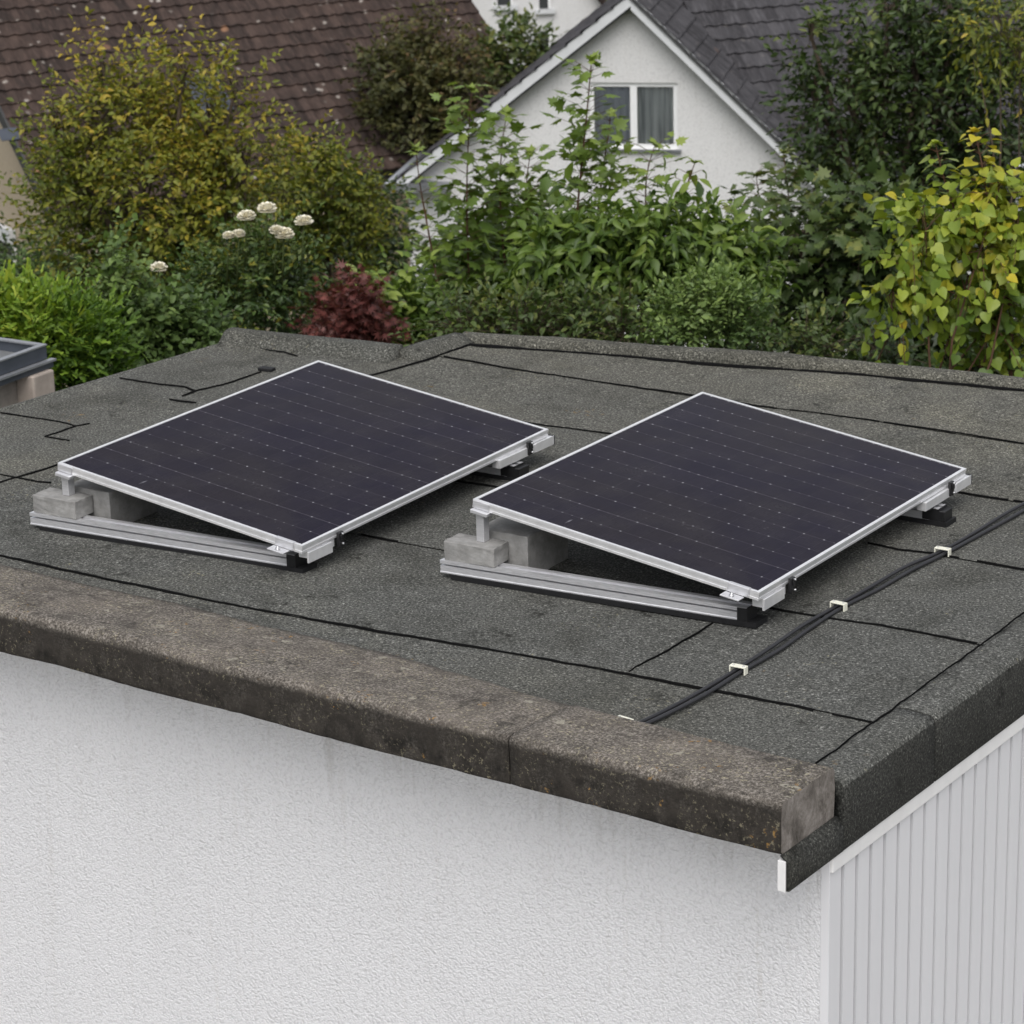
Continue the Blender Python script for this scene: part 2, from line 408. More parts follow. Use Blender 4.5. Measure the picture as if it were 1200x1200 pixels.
# felt: sheets between the seams, grazing look painted in as tone; surface slightly uneven
S1 = [(-5.0, .50), (-3.514, .52), (-3.102, .528), (-2.571, .552), (-2.279, .572), (-1.967, .609), (-1.377, .681), (-.977, .721), (-.718, .735), (-.414, .758), (-.095, .765)]
def s1y(x): return float(np.interp(x, [p[0] for p in S1], [p[1] for p in S1]))
def build_felt():
    xs = np.arange(-4.98, -0.02, 0.08)
    vs_, fs, tone = [], [], []
    def rear(x):
        # back edge of the flat
        pts = [(-5.0, 3.25), (-4.0, 3.36), (-3.93, 3.40), (-3.86, 3.93), (-3.7, 3.92), (-3.06, 4.06), (-2.46, 4.22), (-1.3, 4.38), (0.05, 4.6)]
        return float(np.interp(x, [p[0] for p in pts], [p[1] for p in pts]))
    def line(pts): return lambda x: float(np.interp(x, [q[0] for q in pts], [q[1] for q in pts]))
    l3 = line([(-5, 1.30), (-2.53, 1.376), (-2.37, 1.385), (-.92, 1.484), (-.822, 1.481), (-.736, 1.484), (-.626, 1.494), (-.483, 1.523), (-.274, 1.52), (-.116, 1.525)])
    l4 = line([(-5, 2.04), (-2.72, 2.08), (-2.475, 2.102), (-.914, 2.238), (-.786, 2.227), (-.666, 2.256), (-.565, 2.252), (-.426, 2.261), (-.12, 2.262)])
    l5 = line([(-5, 2.88), (-2.9, 2.89), (-2.726, 2.892), (-2.475, 2.924), (-1.6, 2.92), (-.908, 2.925), (-.637, 2.94), (-.12, 2.95)])
    l6 = line([(-5, 3.57), (-3.766, 3.573), (-3.323, 3.559), (-2.938, 3.569), (-2.512, 3.579), (-2.131, 3.571), (-1.632, 3.611), (-.953, 3.616), (-.12, 3.63)])
    bands = [(lambda x: 0.02, s1y, 0.3), (s1y, l3, 0.12), (l3, l4, 0.2), (l4, l5, 0.42), (l5, l6, 0.75), (l6, rear, 0.95)]
    zz = lambda x, y: 0.004 * math.sin(1.7 * x + 0.6) * math.sin(1.3 * y) + 0.002 * math.sin(5 * x + 3 * y)
    for (a, b, tn) in bands:
        base = len(vs_); nx = len(xs); ny = 9
        for j in range(ny):
            for x in xs:
                y0, y1 = a(x), b(x)
                if y1 > rear(x): y1 = rear(x)
                if y0 > rear(x): y0 = rear(x)
                y = y0 + (y1 - y0) * j / (ny - 1)
                lft = -5.0 + 0.06 * y
                xx = max(x, lft)
                vs_.append((xx, y, zz(xx, y) + (0.004 * (1 - j / (ny - 1)) ** 2 if x > -3.8 or b is l3 else 0.0)))
        for j in range(ny - 1):
            for i in range(nx - 1):
                q = (base + j * nx + i, base + j * nx + i + 1, base + (j + 1) * nx + i + 1, base + (j + 1) * nx + i)
                P = [vs_[k] for k in q]
                if abs((P[2][0] - P[0][0]) * (P[3][1] - P[1][1]) - (P[3][0] - P[1][0]) * (P[2][1] - P[0][1])) < 1e-6: continue
                fs.append(q); tone.append(tn + 0) if P[0][0] > -4.05 or tn == 0.3 else tone.append(0.5)
    mb = MB(); mb.add(vs_, fs, True)
    o = g_child(mb, 'roof_felt', M['felt'], recalc=False)
    at_ = o.data.attributes.new('tone', 'FLOAT', 'FACE')
    at_.data.foreach_set('value', tone)
    return o
build_felt()
# deck edge under the felt
deck = MB().prism([(x * 1.0, y) for x, y in [(-4.97, 0.30), (-0.06, 0.30), (-0.06, 4.52), (-1.31, 4.30), (-3.06, 3.98), (-3.82, 3.8), (-3.88, 3.40), (-4.78, 3.24)]], -0.16, -0.012)
g_child(deck, 'roof_deck', M['felt'])

# rounded edges and upstands, swept along a line with a little unevenness
def edge_strip(name, pts, prof, mat, jit=0.004, sub=0.06, tone=0.6, seed=1, strip=None):
    r = random.Random(seed)
    P = []
    for (a, b) in zip(pts[:-1], pts[1:]):
        a, b = Vector(a), Vector(b); k = max(1, int((b - a).length / sub))
        P += [a + (b - a) * i / k for i in range(k)]
    P.append(Vector(pts[-1]))
    mb = MB(); n = len(prof); vs_ = []
    ph = [r.uniform(0, 6) for _ in range(4)]
    for i, p in enumerate(P):
        t = P[min(i + 1, len(P) - 1)] - P[max(i - 1, 0)]; t.z = 0; t.normalize()
        side = Vector((t.y, -t.x, 0))
        s = i * sub
        for (a, b) in prof:
            dz = jit * (math.sin(3.1 * s + ph[0]) + 0.6 * math.sin(7.3 * s + ph[1]) + 0.5 * r.uniform(-1, 1) * 0.5)
            vs_.append(p + side * a + Vector((0, 0, b + (dz if b > 0.01 else 0))))
    fs = [(i * n + j, i * n + (j + 1) % n, (i + 1) * n + (j + 1) % n, (i + 1) * n + j) for i in range(len(P) - 1) for j in range(n)]
    fs += [tuple(range(n)), tuple(range((len(P) - 1) * n, len(P) * n))]
    mb.add(vs_, fs, True)
    o = g_child(mb, name, mat)
    at_ = o.data.attributes.new('tone', 'FLOAT', 'FACE'); at_.data.foreach_set('value', [tone] * len(o.data.polygons))
    if strip is not None:  # faces below this height take the darker felt
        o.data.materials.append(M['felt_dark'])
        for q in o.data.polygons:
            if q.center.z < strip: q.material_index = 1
    return o
# back upstands (front side is to the right of travel = +side)
edge_strip('upstand', [(-4.80, 3.29, 0), (-4.33, 3.365, 0), (-3.93, 3.44, 0)], [(0.10, -0.02), (0.09, 0.004), (0.075, 0.012), (0.025, 0.048), (0.012, 0.054), (0.0, 0.056), (-0.05, 0.055), (-0.066, 0.046), (-0.07, 0.03), (-0.07, -0.15)], M['felt_edge'], 0.003, tone=0.3, seed=3)
edge_strip('upstand', [(-3.905, 3.46, 0), (-3.89, 3.65, 0), (-3.86, 3.84, 0)], [(0.09, -0.02), (0.08, 0.004), (0.03, 0.028), (0.0, 0.036), (-0.04, 0.034), (-0.05, -0.15)], M['felt_edge'], 0.002, tone=0.5, seed=4)
edge_strip('upstand', [(-3.87, 3.86, 0), (-3.46, 3.965, 0), (-3.06, 4.06, 0), (-2.58, 4.15, 0), (-2.06, 4.28, 0), (-1.31, 4.40, 0), (0.0, 4.66, 0)], [(0.05, -0.02), (0.045, 0.012), (0.03, 0.028), (0.01, 0.036), (-0.03, 0.038), (-0.06, 0.03), (-0.07, -0.15)], M['felt_edge'], 0.006, tone=0.9, seed=5)
edge_strip('verge', [(-5.0, 0.3, 0), (-4.885, 2.2, 0), (-4.80, 3.24, 0)], [(0.03, -0.02), (0.02, 0.002), (0.0, 0.004), (-0.03, -0.004), (-0.045, -0.03), (-0.045, -0.15), (0.03, -0.15)], M['felt'], 0.002, tone=0.5, seed=6)

# right hand verge: felt dressed over a board
vp = [(-0.116, -0.02), (-0.112, 0.006), (-0.10, 0.010), (-0.06, 0.012), (0.006, 0.009), (0.014, 0.007), (0.023, 0.001), (0.029, -0.009), (0.0315, -0.018), (0.032, -0.03), (0.033, -0.205), (0.0, -0.207), (0.0, -0.05), (-0.06, -0.02)]
vlow = [(0.004, -0.1005), (0.0115, -0.1015), (0.033, -0.128), (0.033, -0.206), (0.0235, -0.207), (0.0235, -0.118), (0.004, -0.104)]
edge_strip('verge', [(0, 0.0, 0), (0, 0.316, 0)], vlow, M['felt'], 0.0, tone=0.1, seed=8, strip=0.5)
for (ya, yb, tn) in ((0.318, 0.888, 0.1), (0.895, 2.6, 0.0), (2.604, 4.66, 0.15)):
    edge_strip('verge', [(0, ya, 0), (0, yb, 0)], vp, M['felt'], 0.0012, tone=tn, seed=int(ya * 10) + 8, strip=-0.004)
g_child(MB().box(-0.003, 0.0225, -0.004, 0.259, -0.21, -0.116), 'end_board', M['white_trim'], bevel=0.002)
g_child(MB().box(-0.008, 0.028, 0.264, 4.6, -0.258, -0.19), 'trim_board', M['white_trim'], bevel=0.003)

# coping: rounded nose, two lengths with a joint, a broken right end
def coping_piece(x0, x1, seed):
    r = random.Random(seed)
    prof = [(0.50, -0.01), (0.42, 0.008), (0.30, 0.05), (0.22, 0.058), (0.12, 0.06), (0.034, 0.0597), (0.022, 0.0585), (0.012, 0.055), (0.0055, 0.049), (0.0015, 0.041), (0.0, 0.031), (0.0, 0.015), (0.001, -0.04), (0.002, -0.088), (0.006, -0.1), (0.30, -0.1)]
    n = int((x1 - x0) / 0.04); vs_ = []
    ph = [r.uniform(0, 6) for _ in range(6)]
    for i in range(n + 1):
        x = x0 + (x1 - x0) * i / n
        # towards the right end the back of the coping stands up as a square block; to the left felt runs up to it
        k = min(max((x + 1.5) / 1.0, 0), 1); k = k * k * (3 - 2 * k)
        for j, (y, z) in enumerate(prof):
            yy, z2 = y, z
            if j == 0: yy, z2 = 0.50 * (1 - k) + 0.312 * k, -0.01
            if j == 1: yy, z2 = 0.42 * (1 - k) + 0.31 * k, 0.010 * (1 - k) + 0.046 * k
            if j == 2: yy, z2 = 0.31 * (1 - k) + 0.30 * k, 0.024 * (1 - k) + 0.057 * k
            if j == 3: z2 = 0.037 * (1 - k) + 0.058 * k
            if j == 4: z2 = 0.050 * (1 - k) + 0.06 * k
            wob = 0.003 * math.sin(2.3 * x + ph[0] + 0.3 * j) + 0.002 * math.sin(9 * x + ph[1] + j) + r.uniform(-1, 1) * 0.0012
            wz = 0.004 * math.sin(1.9 * x + ph[2]) + 0.002 * math.sin(7 * x + ph[3] + j) + r.uniform(-1, 1) * 0.001
            vs_.append((x, yy + wob, z2 + wz))
    m = len(prof)
    fs = [(i * m + j, i * m + (j + 1) % m, (i + 1) * m + (j + 1) % m, (i + 1) * m + j) for i in range(n) for j in range(m)]
    caps = [tuple(range(m)), tuple(range(n * m, (n + 1) * m))]
    mb = MB(); mb.add(vs_, fs, True); mb.add([], [])
    b = len(mb.v)
    mb.f += caps; mb.sm += [False, False]
    o = g_child(mb, 'coping', M['coping'])
    o.data.materials.append(M['coping_end'])
    for p in o.data.polygons:
        if len(p.vertices) > 4 and p.center.x > -0.1: p.material_index = 1
    return o
coping_piece(-5.0, -0.917, 2); coping_piece(-0.910, 0.006, 5)

# seams: beads of bitumen squeezed out along the laps
def seam(pts, width, gaps=0.0, seed=0, h=0.006, z0=0.0):
    r = random.Random(seed + 100)
    P = []
    for a, b in zip(pts[:-1], pts[1:]):
        a, b = Vector((*a, 0)), Vector((*b, 0)); k = max(1, int((b - a).length / 0.02))
        P += [a + (b - a) * i / k for i in range(k)]
    P.append(Vector((*pts[-1], 0)))
    mb = MB(); vs_ = []; keep = []
    wv = 1.0; off = 0.0; run = 0
    for i, p in enumerate(P):
        t = P[min(i + 1, len(P) - 1)] - P[max(i - 1, 0)]; t.normalize(); s = Vector((t.y, -t.x, 0))
        wv += (1 - wv) * 0.3 + r.uniform(-0.3, 0.3); wv = min(max(wv, 0.35), 1.7)
        off += -off * 0.2 + r.uniform(-0.0022, 0.0022)
        e = min(1.0, (min(i, len(P) - 1 - i) + 0.4) / 2.0)
        hw = width * 0.22 * wv * e
        c = p + s * off
        for (k, z) in ((-1, -0.001), (-0.5, h * 0.8), (0.1, h), (0.6, h * 0.7), (1, -0.001)):
            vs_.append((c.x + s.x * hw * k, c.y + s.y * hw * k, z0 + z + 0.002 + 0.004 * math.sin(1.7 * c.x + 0.6) * math.sin(1.3 * c.y)))
        if run > 0: run -= 1
        elif r.random() < gaps * 0.22: run = r.randint(1, 3)
        keep.append(run == 0)
    fs = [(i * 5 + j, i * 5 + j + 1, (i + 1) * 5 + j + 1, (i + 1) * 5 + j) for i in range(len(P) - 1) if keep[i] for j in range(4)]
    mb.add(vs_, fs, True)
    return g_child(mb, 'felt_seam', M['bitumen'])
SEAMS = [
    (S1[:-1] + [(-.10, .76)], 0.024, 0.02),
    ([(-.092, .32), (-.098, .7), (-.112, 1.537), (-.124, 1.843), (-.12, 4.5)], 0.012, 0.08),
    ([(-.92, 1.484), (-.822, 1.481), (-.736, 1.484), (-.626, 1.494), (-.483, 1.523), (-.274, 1.52), (-.116, 1.525)], 0.02, 0.18),
    ([(-2.37, 1.385), (-2.533, 1.376)], 0.016, 0.3),
    ([(-.914, 2.238), (-.786, 2.227), (-.666, 2.256), (-.565, 2.252), (-.426, 2.261), (-.12, 2.262)], 0.02, 0.12),
    ([(-2.72, 2.08), (-2.568, 2.085), (-2.475, 2.102), (-2.3, 2.11)], 0.018, 0.25),
    ([(-2.9, 2.89), (-2.726, 2.892), (-2.475, 2.924), (-1.6, 2.92), (-.908, 2.925), (-.637, 2.94), (-.12, 2.95)], 0.02, 0.05),
    ([(-3.766, 3.573), (-3.323, 3.559), (-2.938, 3.569), (-2.512, 3.579), (-2.131, 3.571), (-1.632, 3.611), (-.953, 3.616), (-.12, 3.63)], 0.02, 0.06),
    ([(-3.93, 3.79), (-3.87, 3.785), (-3.46, 3.885), (-3.06, 3.985), (-2.58, 4.075), (-2.06, 4.205), (-1.31, 4.325), (0.0, 4.58)], 0.07, 0.0),
    ([(-3.9, 2.9), (-3.843, 3.212), (-3.798, 3.487), (-3.788, 3.82), (-3.785, 3.97)], 0.026, 0.05),
    ([(-4.2, .9), (-4.153, 1.166), (-4.133, 1.32), (-4.117, 1.448), (-4.1, 1.6)], 0.026, 0.0),
    ([(-4.867, 1.887), (-4.775, 1.895), (-4.593, 1.911), (-4.494, 1.91), (-4.443, 1.896), (-4.446, 1.722), (-4.313, 1.729)], 0.017, 0.04),
    ([(-4.443, 1.896), (-4.416, 1.956)], 0.012, 0),
    ([(-4.795, 2.554), (-4.572, 2.568), (-4.446, 2.593), (-4.358, 2.565), (-4.358, 2.471)], 0.018, 0.02),
    ([(-4.358, 2.565), (-4.324, 2.695), (-4.306, 2.948)], 0.012, 0.1),
    ([(-4.37, 2.402), (-4.232, 2.42)], 0.018, 0),
    ([(-4.786, 3.219), (-4.588, 3.244), (-4.436, 3.261), (-4.337, 3.231)], 0.026, 0),
    ([(-.97, 1.258), (-.967, 1.101), (-.962, .915), (-.971, .786), (-.965, .737)], 0.009, 0.3),
    ([(-4.226, 1.239), (-4.174, 1.243), (-4.106, 1.245), (-4.038, 1.246), (-3.97, 1.26)], 0.014, 0.1),
]
for i, (p, wd, gp) in enumerate(SEAMS): seam(p, wd, gp, i, 0.006 if i != 1 else 0.004, 0.0 if i != 1 else 0.011)

# ribbed siding on the right wall
def build_siding():
    mb = MB(); vs_ = []
    y = 0.2645; ys = [(0.2622, -0.0095), (0.2623, 0.017)]
    k = 0
    while y < 4.5:
        ys += [(y, 0.018), (y + 0.066, 0.0185), (y + 0.068, -0.005), (y + 0.0845, -0.005), (y + 0.0865, 0.018)]
        y += 0.0866
    for (yy, x) in ys: vs_ += [(x, yy, GROUND), (x, yy, -0.2)]
    fs = [(2 * i, 2 * i + 2, 2 * i + 3, 2 * i + 1) for i in range(len(ys) - 1)]
    mb.add(vs_, fs)
    o = g_child(mb, 'siding', M['siding'], recalc=False)
    o.data.materials.append(M['groove_shade'])
    for q in o.data.polygons:
        if q.center.x < 0.0 and q.center.y > 0.275: q.material_index = 1  # groove bottoms coloured dark in place of shade
build_siding()

# ------------------------------------------------------------------ solar panels
PW, PL, FT = 1.134, 1.575, 0.030
def make_panel(B, yaw, zlow, tilt, label, slope=0.0):
    """local axes: +x from the low edge to the high edge, +y along the panel (y = 0 near end)"""
    T = thing('solar_panel', label, 'solar panel', (B[0], B[1], 0), 0, 'solar panels mounted on the flat roof')
    # e1 points to -X of the roof, e2 to +Y; both turned by yaw
    e1 = Vector((-math.cos(yaw), -math.sin(yaw), 0)); e2 = Vector((-math.sin(yaw), math.cos(yaw), 0))
    base = Matrix(((e1.x, e2.x, 0, 0), (e1.y, e2.y, 0, 0), (0, 0, -1, 0), (0, 0, 0, 1)))
    base[2][2] = 1.0                                # mirrored frame, written straight into the vertices
    ct, st = math.cos(tilt), math.sin(tilt)
    def P(x, y, z):                                 # panel plane: z below/above the glass
        l = Vector((x * ct - z * st, y, zlow + x * st + z * ct + y * slope))
        return base @ l
    def Q(x, y, z): return base @ Vector((x, y, z))
    def bx(mb, x0, x1, y0, y1, z0, z1, f):
        vs_ = [f(x, y, z) for z in (z0, z1) for y in (y0, y1) for x in (x0, x1)]
        return mb.add(vs_, [(0, 2, 3, 1), (4, 5, 7, 6), (0, 1, 5, 4), (2, 6, 7, 3), (0, 4, 6, 2), (1, 3, 7, 5)])
    # glass in its own plane so that the cell pattern follows it
    g = MB(); w_ = 0.011
    g.add([(w_, w_, 0), (PW - w_, w_, 0), (PW - w_, PL - w_, 0), (w_, PL - w_, 0)], [(0, 1, 2, 3)])
    go = g.build('cell_glass', M['cells'], T, recalc=False)
    O = P(0, 0, -0.0025); ax = (P(1, 0, 0) - P(0, 0, 0)).normalized(); ay = (P(0, 1, 0) - P(0, 0, 0)).normalized(); az = ay.cross(ax)
    # right handed: flip x so that the sheet stays a proper rotation
    go.matrix_local = Matrix(((-ax.x, ay.x, az.x, O.x), (-ax.y, ay.y, az.y, O.y), (-ax.z, ay.z, az.z, O.z), (0, 0, 0, 1)))
    for v in go.data.vertices: v.co.x = -v.co.x
    go.data.flip_normals()
    # frame: four mitred profiles with a groove along the outer face
    fr = MB()
    def profile(a, b, inward):
        a, b = Vector(a), Vector(b); d = (b - a).normalized()
        pr = [(0.0, 0.0), (0.012, 0.0), (0.012, -0.006), (0.004, -0.006), (0.004, -FT + 0.003), (0.022, -FT + 0.003), (0.022, -FT), (0.0, -FT), (0.0, -FT + 0.008), (0.0014, -FT + 0.009), (0.0014, -0.010), (0.0, -0.009)]
        i = Vector(inward); L = (b - a).length; n = len(pr); vs_ = []
        for end, sgn in ((a, 1), (b, -1)):
            for q, z in pr:
                p = end + d * (q * sgn) + i * q
                vs_.append(P(p.x, p.y, z))
        fs = [tuple(range(n))[::-1], tuple(range(n, 2 * n))] + [(k, (k + 1) % n, n + (k + 1) % n, n + k) for k in range(n)]
        fr.add(vs_, fs)
    profile((0, 0), (PW, 0), (0, 1)); profile((PW, 0), (PW, PL), (-1, 0)); profile((PW, PL), (0, PL), (0, -1)); profile((0, PL), (0, 0), (1, 0))
    fr.build('frame', M['alu_frame'], T)
    bk = MB(); bx(bk, 0.013, PW - 0.013, 0.013, PL - 0.013, -0.008, -0.0045, P); bk.build('backsheet', M['plastic_black'], T)
    # cross rails on the roof, one near the camera and one towards the far end
    def rail(y0, skew, xa, xb):
        f = lambda x, y, z: Q(x, y + y0 + skew * x, z)
        mb = MB()
        zb = 0.019
        prof = [(-0.002, zb), (0.062, zb), (0.062, zb + 0.046), (0.042, zb + 0.046), (0.042, zb + 0.036), (0.022, zb + 0.036), (0.022, zb + 0.046), (-0.002, zb + 0.046), (-0.002, zb + 0.0335), (0.028, zb + 0.0335), (0.028, zb + 0.0265), (0.0, zb + 0.0265), (0.0, zb + 0.006), (-0.002, zb + 0.004)]
        n = len(prof)
        vs_ = [f(xa, a, b) for a, b in prof] + [f(xb, a, b) for a, b in prof]
        mb.add(vs_, [tuple(range(n))[::-1], tuple(range(n, 2 * n))] + [(k, (k + 1) % n, n + (k + 1) % n, n + k) for k in range(n)])
        r = mb.build('rail', M['alu'], T)
        pd = MB(); bx(pd, xa - 0.035, xb - 0.045, -0.007, 0.075, 0.0005, zb - 0.0005, f); pd.build('rubber_pad', M['rubber'], T)
        cp = MB(); bx(cp, xa - 0.004, xa - 0.0005, -0.002, 0.064, zb - 0.002, zb + 0.047, f)
        bx(cp, xa - 0.004, xa + 0.033, -0.0035, -0.0005, zb - 0.001, zb + 0.045, f)
        cp.build('end_cap', M['plastic_black'], T)
        return f
    fn = rail(0.052, -0.089, 0.072, 1.232)
    rail(1.30, -0.02, -0.02, 1.20)
    # short bars under the low edge at both ends, black clamps round them
    ztop = zlow - FT - 0.0015
    b1 = MB(); bx(b1, 0.006, 0.046, 0.035, 0.19, max(0.0655, ztop - 0.034), ztop, Q); bx(b1, -0.002, 0.006, 0.03, 0.17, max(0.05, ztop - 0.042), ztop - 0.002, Q)
    b1.build('edge_bar', M['alu_frame'], T, bevel=0.0012, seg=1)
    zt2 = ztop + 1.5 * slope
    b2 = MB(); bx(b2, -0.008, 0.028, 1.22, 1.598, zt2 - 0.034, zt2 - 0.001, Q); bx(b2, -0.010, -0.008, 1.47, 1.598, zt2 - 0.034, zt2 + 0.002, Q)
    b2.build('edge_bar', M['alu_frame'], T, bevel=0.0012, seg=1)
    ec = MB(); bx(ec, -0.011, 0.029, 1.5985, 1.602, zt2 - 0.035, zt2 + 0.002, Q); ec.build('end_cap', M['plastic_black'], T)
    hb = MB(); bx(hb, -0.004, 0.03, 1.27, 1.30, 0.067, zt2 - 0.036, Q); bx(hb, -0.045, 0.045, 1.297, 1.365, 0.018, 0.058, Q); hb.build('rail_bracket', M['plastic_black'], T, bevel=0.002, seg=1)
    for yc in (0.205, 1.425):
        zt = zlow + yc * slope
        cl = MB(); bx(cl, -0.016, -0.0025, yc - 0.014, yc + 0.014, ztop - 0.03 + yc * slope, zt - 0.008, Q)
        bx(cl, -0.021, -0.016, yc - 0.009, yc + 0.009, ztop - 0.005 + yc * slope, zt - 0.016, Q)
        c = cl.build('clamp', M['plastic_black'], T, bevel=0.002, seg=1)
        for zq in (ztop - 0.018 + yc * slope, zt - 0.013):
            bo = MB(); bo.tube([Q(-0.0255, yc, zq), Q(-0.0165, yc, zq)], 0.0042, 8); bo.build('bolt', M['steel'], c)
    # silver end clamp with its bolt at the near low corner
    ec = MB()
    bx(ec, 0.035, 0.115, -0.006, -0.0005, -FT + 0.002, 0.0015, P); bx(ec, 0.035, 0.115, -0.006, 0.010, 0.0008, 0.0035, P)
    bx(ec, 0.05, 0.12, -0.045, -0.0055, -FT - 0.004, -FT + 0.001, P)
    c = ec.build('end_clamp', M['alu'], T, bevel=0.001, seg=1)
    bo = MB(); bo.tube([P(0.085, -0.028, -FT + 0.0012), P(0.085, -0.028, -FT + 0.006), P(0.085, -0.028, -FT + 0.0062), P(0.085, -0.028, -FT + 0.013)], [0.009, 0.009, 0.005, 0.005], 8)
    bo.build('bolt', M['steel'], c)
    # post that carries the high near corner, standing on the ballast block
    hz = zlow + 1.10 * math.sin(tilt) - FT * ct - 0.002
    po = MB(); bx(po, 1.085, 1.117, 0.002, 0.036, 0.1345, hz - 0.012, Q); po.build('post', M['alu'], T, bevel=0.002, seg=2)
    pb = MB()
    bx(pb, 1.06, 1.13, -0.02, 0.045, -FT - 0.014, -FT - 0.0005, lambda x, y, z: P(x, y, z)); pb.build('post_head', M['alu'], T, bevel=0.002, seg=1)
    pk = MB(); bx(pk, PW - 0.07, PW - 0.002, -0.0035, -0.0004, -FT + 0.001, -0.002, P); pk.build('end_clamp', M['alu'], T, bevel=0.001, seg=1)
    rp = MB(); bx(rp, 1.085, 1.117, 1.30, 1.334, 0.0655, hz - 0.004, Q); rp.build('post', M['alu'], T, bevel=0.002, seg=1)
    return T, Q, fn

YAW = R_(1.17)
t1, Q1, f1 = make_panel((-2.411, 0.894), -YAW * 0 + R_(1.2), 0.124, 0.1188, 'black solar panel with silver frame standing left of the other near the roof edge', 0.010)
t2, Q2, f2 = make_panel((-0.783, 1.2416), R_(1.13), 0.146, 0.1256, 'black solar panel with silver frame standing closest to the white clipped cables', -0.003)

def block(x0, x1, y0, y1, z0, z1, Q, turn, label, seed, chips=()):
    r = random.Random(seed)
    o = Q((x0 + x1) / 2, (y0 + y1) / 2, z0) 
    import bmesh
    bm = bmesh.new(); bmesh.ops.create_cube(bm, size=1)
    bmesh.ops.subdivide_edges(bm, edges=bm.edges[:], cuts=5, use_grid_fill=True)
    for v in bm.verts:
        v.co = Vector((v.co.x * (x1 - x0), v.co.y * (y1 - y0), (v.co.z + 0.5) * (z1 - z0)))
        v.co += Vector([r.uniform(-1, 1) * 0.0011 for _ in range(3)])
        for (cx_, cy_, cz_, rad) in chips:
            c = Vector((cx_ * (x1 - x0) / 2, cy_ * (y1 - y0) / 2, cz_ * (z1 - z0)))
            d = (v.co - c).length
            if d < rad: v.co += (Vector((0, 0, (z1 - z0) / 2)) - v.co) * (0.10 * (1 - d / rad))
    me = bpy.data.meshes.new('concrete_block'); bm.to_mesh(me); bm.free(); me.materials.append(M['block'])
    ob = bpy.data.objects.new('concrete_block', me); col.objects.link(ob)
    m = ob.modifiers.new('bevel', 'BEVEL'); m.width = 0.0025; m.segments = 2; m.limit_method = 'ANGLE'; m.angle_limit = R_(50)
    root = Q(0, 0, 0)
    ob.rotation_euler = (0, 0, turn)
    tag(ob, label, 'concrete block', 'concrete ballast blocks under the panels')
    return ob, o
for (T, Q, which, sd_) in ((t1, Q1, 'left', 1), (t2, Q2, 'right', 2)):
    near = 'the left solar panel' if sd_ == 1 else 'the solar panel nearer the cables'
    ob, o = block(1.02, 1.222, -0.046, 0.056, 0.0655, 0.134, Q, R_(3.5 if sd_ == 1 else 4.5), f'smaller concrete block on the front rail of ' + ('the left solar panel' if sd_ == 1 else 'the panel nearer the cables'), sd_,
                  ())
    ob.location = T.location + o
    ob, o = block(0.95, 1.16, 0.066, 0.33, 0.0, 0.158 if sd_ == 2 else 0.150, Q, R_(2.0), f'larger concrete block behind the small one under ' + ('the left solar panel' if sd_ == 1 else 'the panel nearer the cables'), sd_ + 10)
    ob.location = T.location + o

# ------------------------------------------------------------------ cables and clips
cab = [(-.70, .30), (-.675, .50), (-.660, .70), (-.663, .905), (-.660, 1.13), (-.674, 1.35), (-.673, 1.578), (-.656, 1.80), (-.648, 2.03), (-.629, 2.256), (-.620, 2.5), (-.605, 2.8), (-.575, 3.3), (-.52, 3.9), (-.48, 4.55), (-.46, 4.75)]
def smooth(pts, n=9):
    P = [Vector(p) for p in pts]; out = []
    for i in range(len(P) - 1):
        p0, p1, p2, p3 = P[max(i - 1, 0)], P[i], P[i + 1], P[min(i + 2, len(P) - 1)]
        for k in range(n):
            t = k / n
            out.append(0.5 * ((2 * p1) + (p2 - p0) * t + (2 * p0 - 5 * p1 + 4 * p2 - p3) * t * t + (3 * p1 - p0 - 3 * p2 + p3) * t ** 3))
    return out + [P[-1]]
clipy = [0.905, 1.578, 2.256]
for s, lab in ((-1, 'black cable on the panel side of the pair held by white clips'), (1, 'black cable on the roof edge side of the pair held by white clips')):
    pts = []
    for i, (x, y) in enumerate(cab):
        tight = min(abs(y - c) for c in clipy) < 0.02
        gap = 0.0112
        z = 0.0105
        if not tight and y > .6: gap = 0.0135 + 0.003 * math.sin(y * 5 + s)
        if s < 0 and not tight and 0.9 < y < 3: z = 0.014 + 0.004 * math.sin(y * 7)
        if y > 4.4: z = 0.075
        if y < .3: z = 0.012
        pts.append((x + s * gap, y, z))
    pts = smooth(pts)
    for p in pts:
        if p.y < 0.33: p.z = max(p.z, 0.085)
    pts = [p for p in pts if p.y > 0.33 ]
    o = MB().tube(pts, 0.0068, 10).build('cable', M['cable'])
    tag(o, lab, 'cable', 'black cables along the felt roof')
def clip(x, y, rz, label):
    o = MB()
    wd, hh, dp, th = 0.056, 0.027, 0.024, 0.0045
    o.box(-wd / 2, wd / 2, -dp / 2, dp / 2, hh - th, hh); o.box(-wd / 2, -wd / 2 + th, -dp / 2, dp / 2, 0, hh - th); o.box(wd / 2 - th, wd / 2, -dp / 2, dp / 2, 0, hh - th)
    o.box(-wd / 2 + th, -wd / 2 + 0.016, -dp / 2, dp / 2, 0, 0.003)
    T = thing('cable_clip', label, 'cable clip', (x, y, 0.002), rz, 'white clips holding the cables')
    o.build('bracket', M['clip'], T, bevel=0.0012, seg=1)
    for xn in (-0.018, 0.018):
        n = MB(); n.tube([(xn, 0, hh - 0.001), (xn, 0, hh + 0.0012)], 0.004, 8); n.build('nail', M['steel'], T)
    return T
clip(-.663, .905, R_(3), 'white cable clip third from the far end, just in front of the right panel corner')
clip(-.673, 1.578, R_(-2), 'white cable clip in the middle of the row, beside the low panel corner')
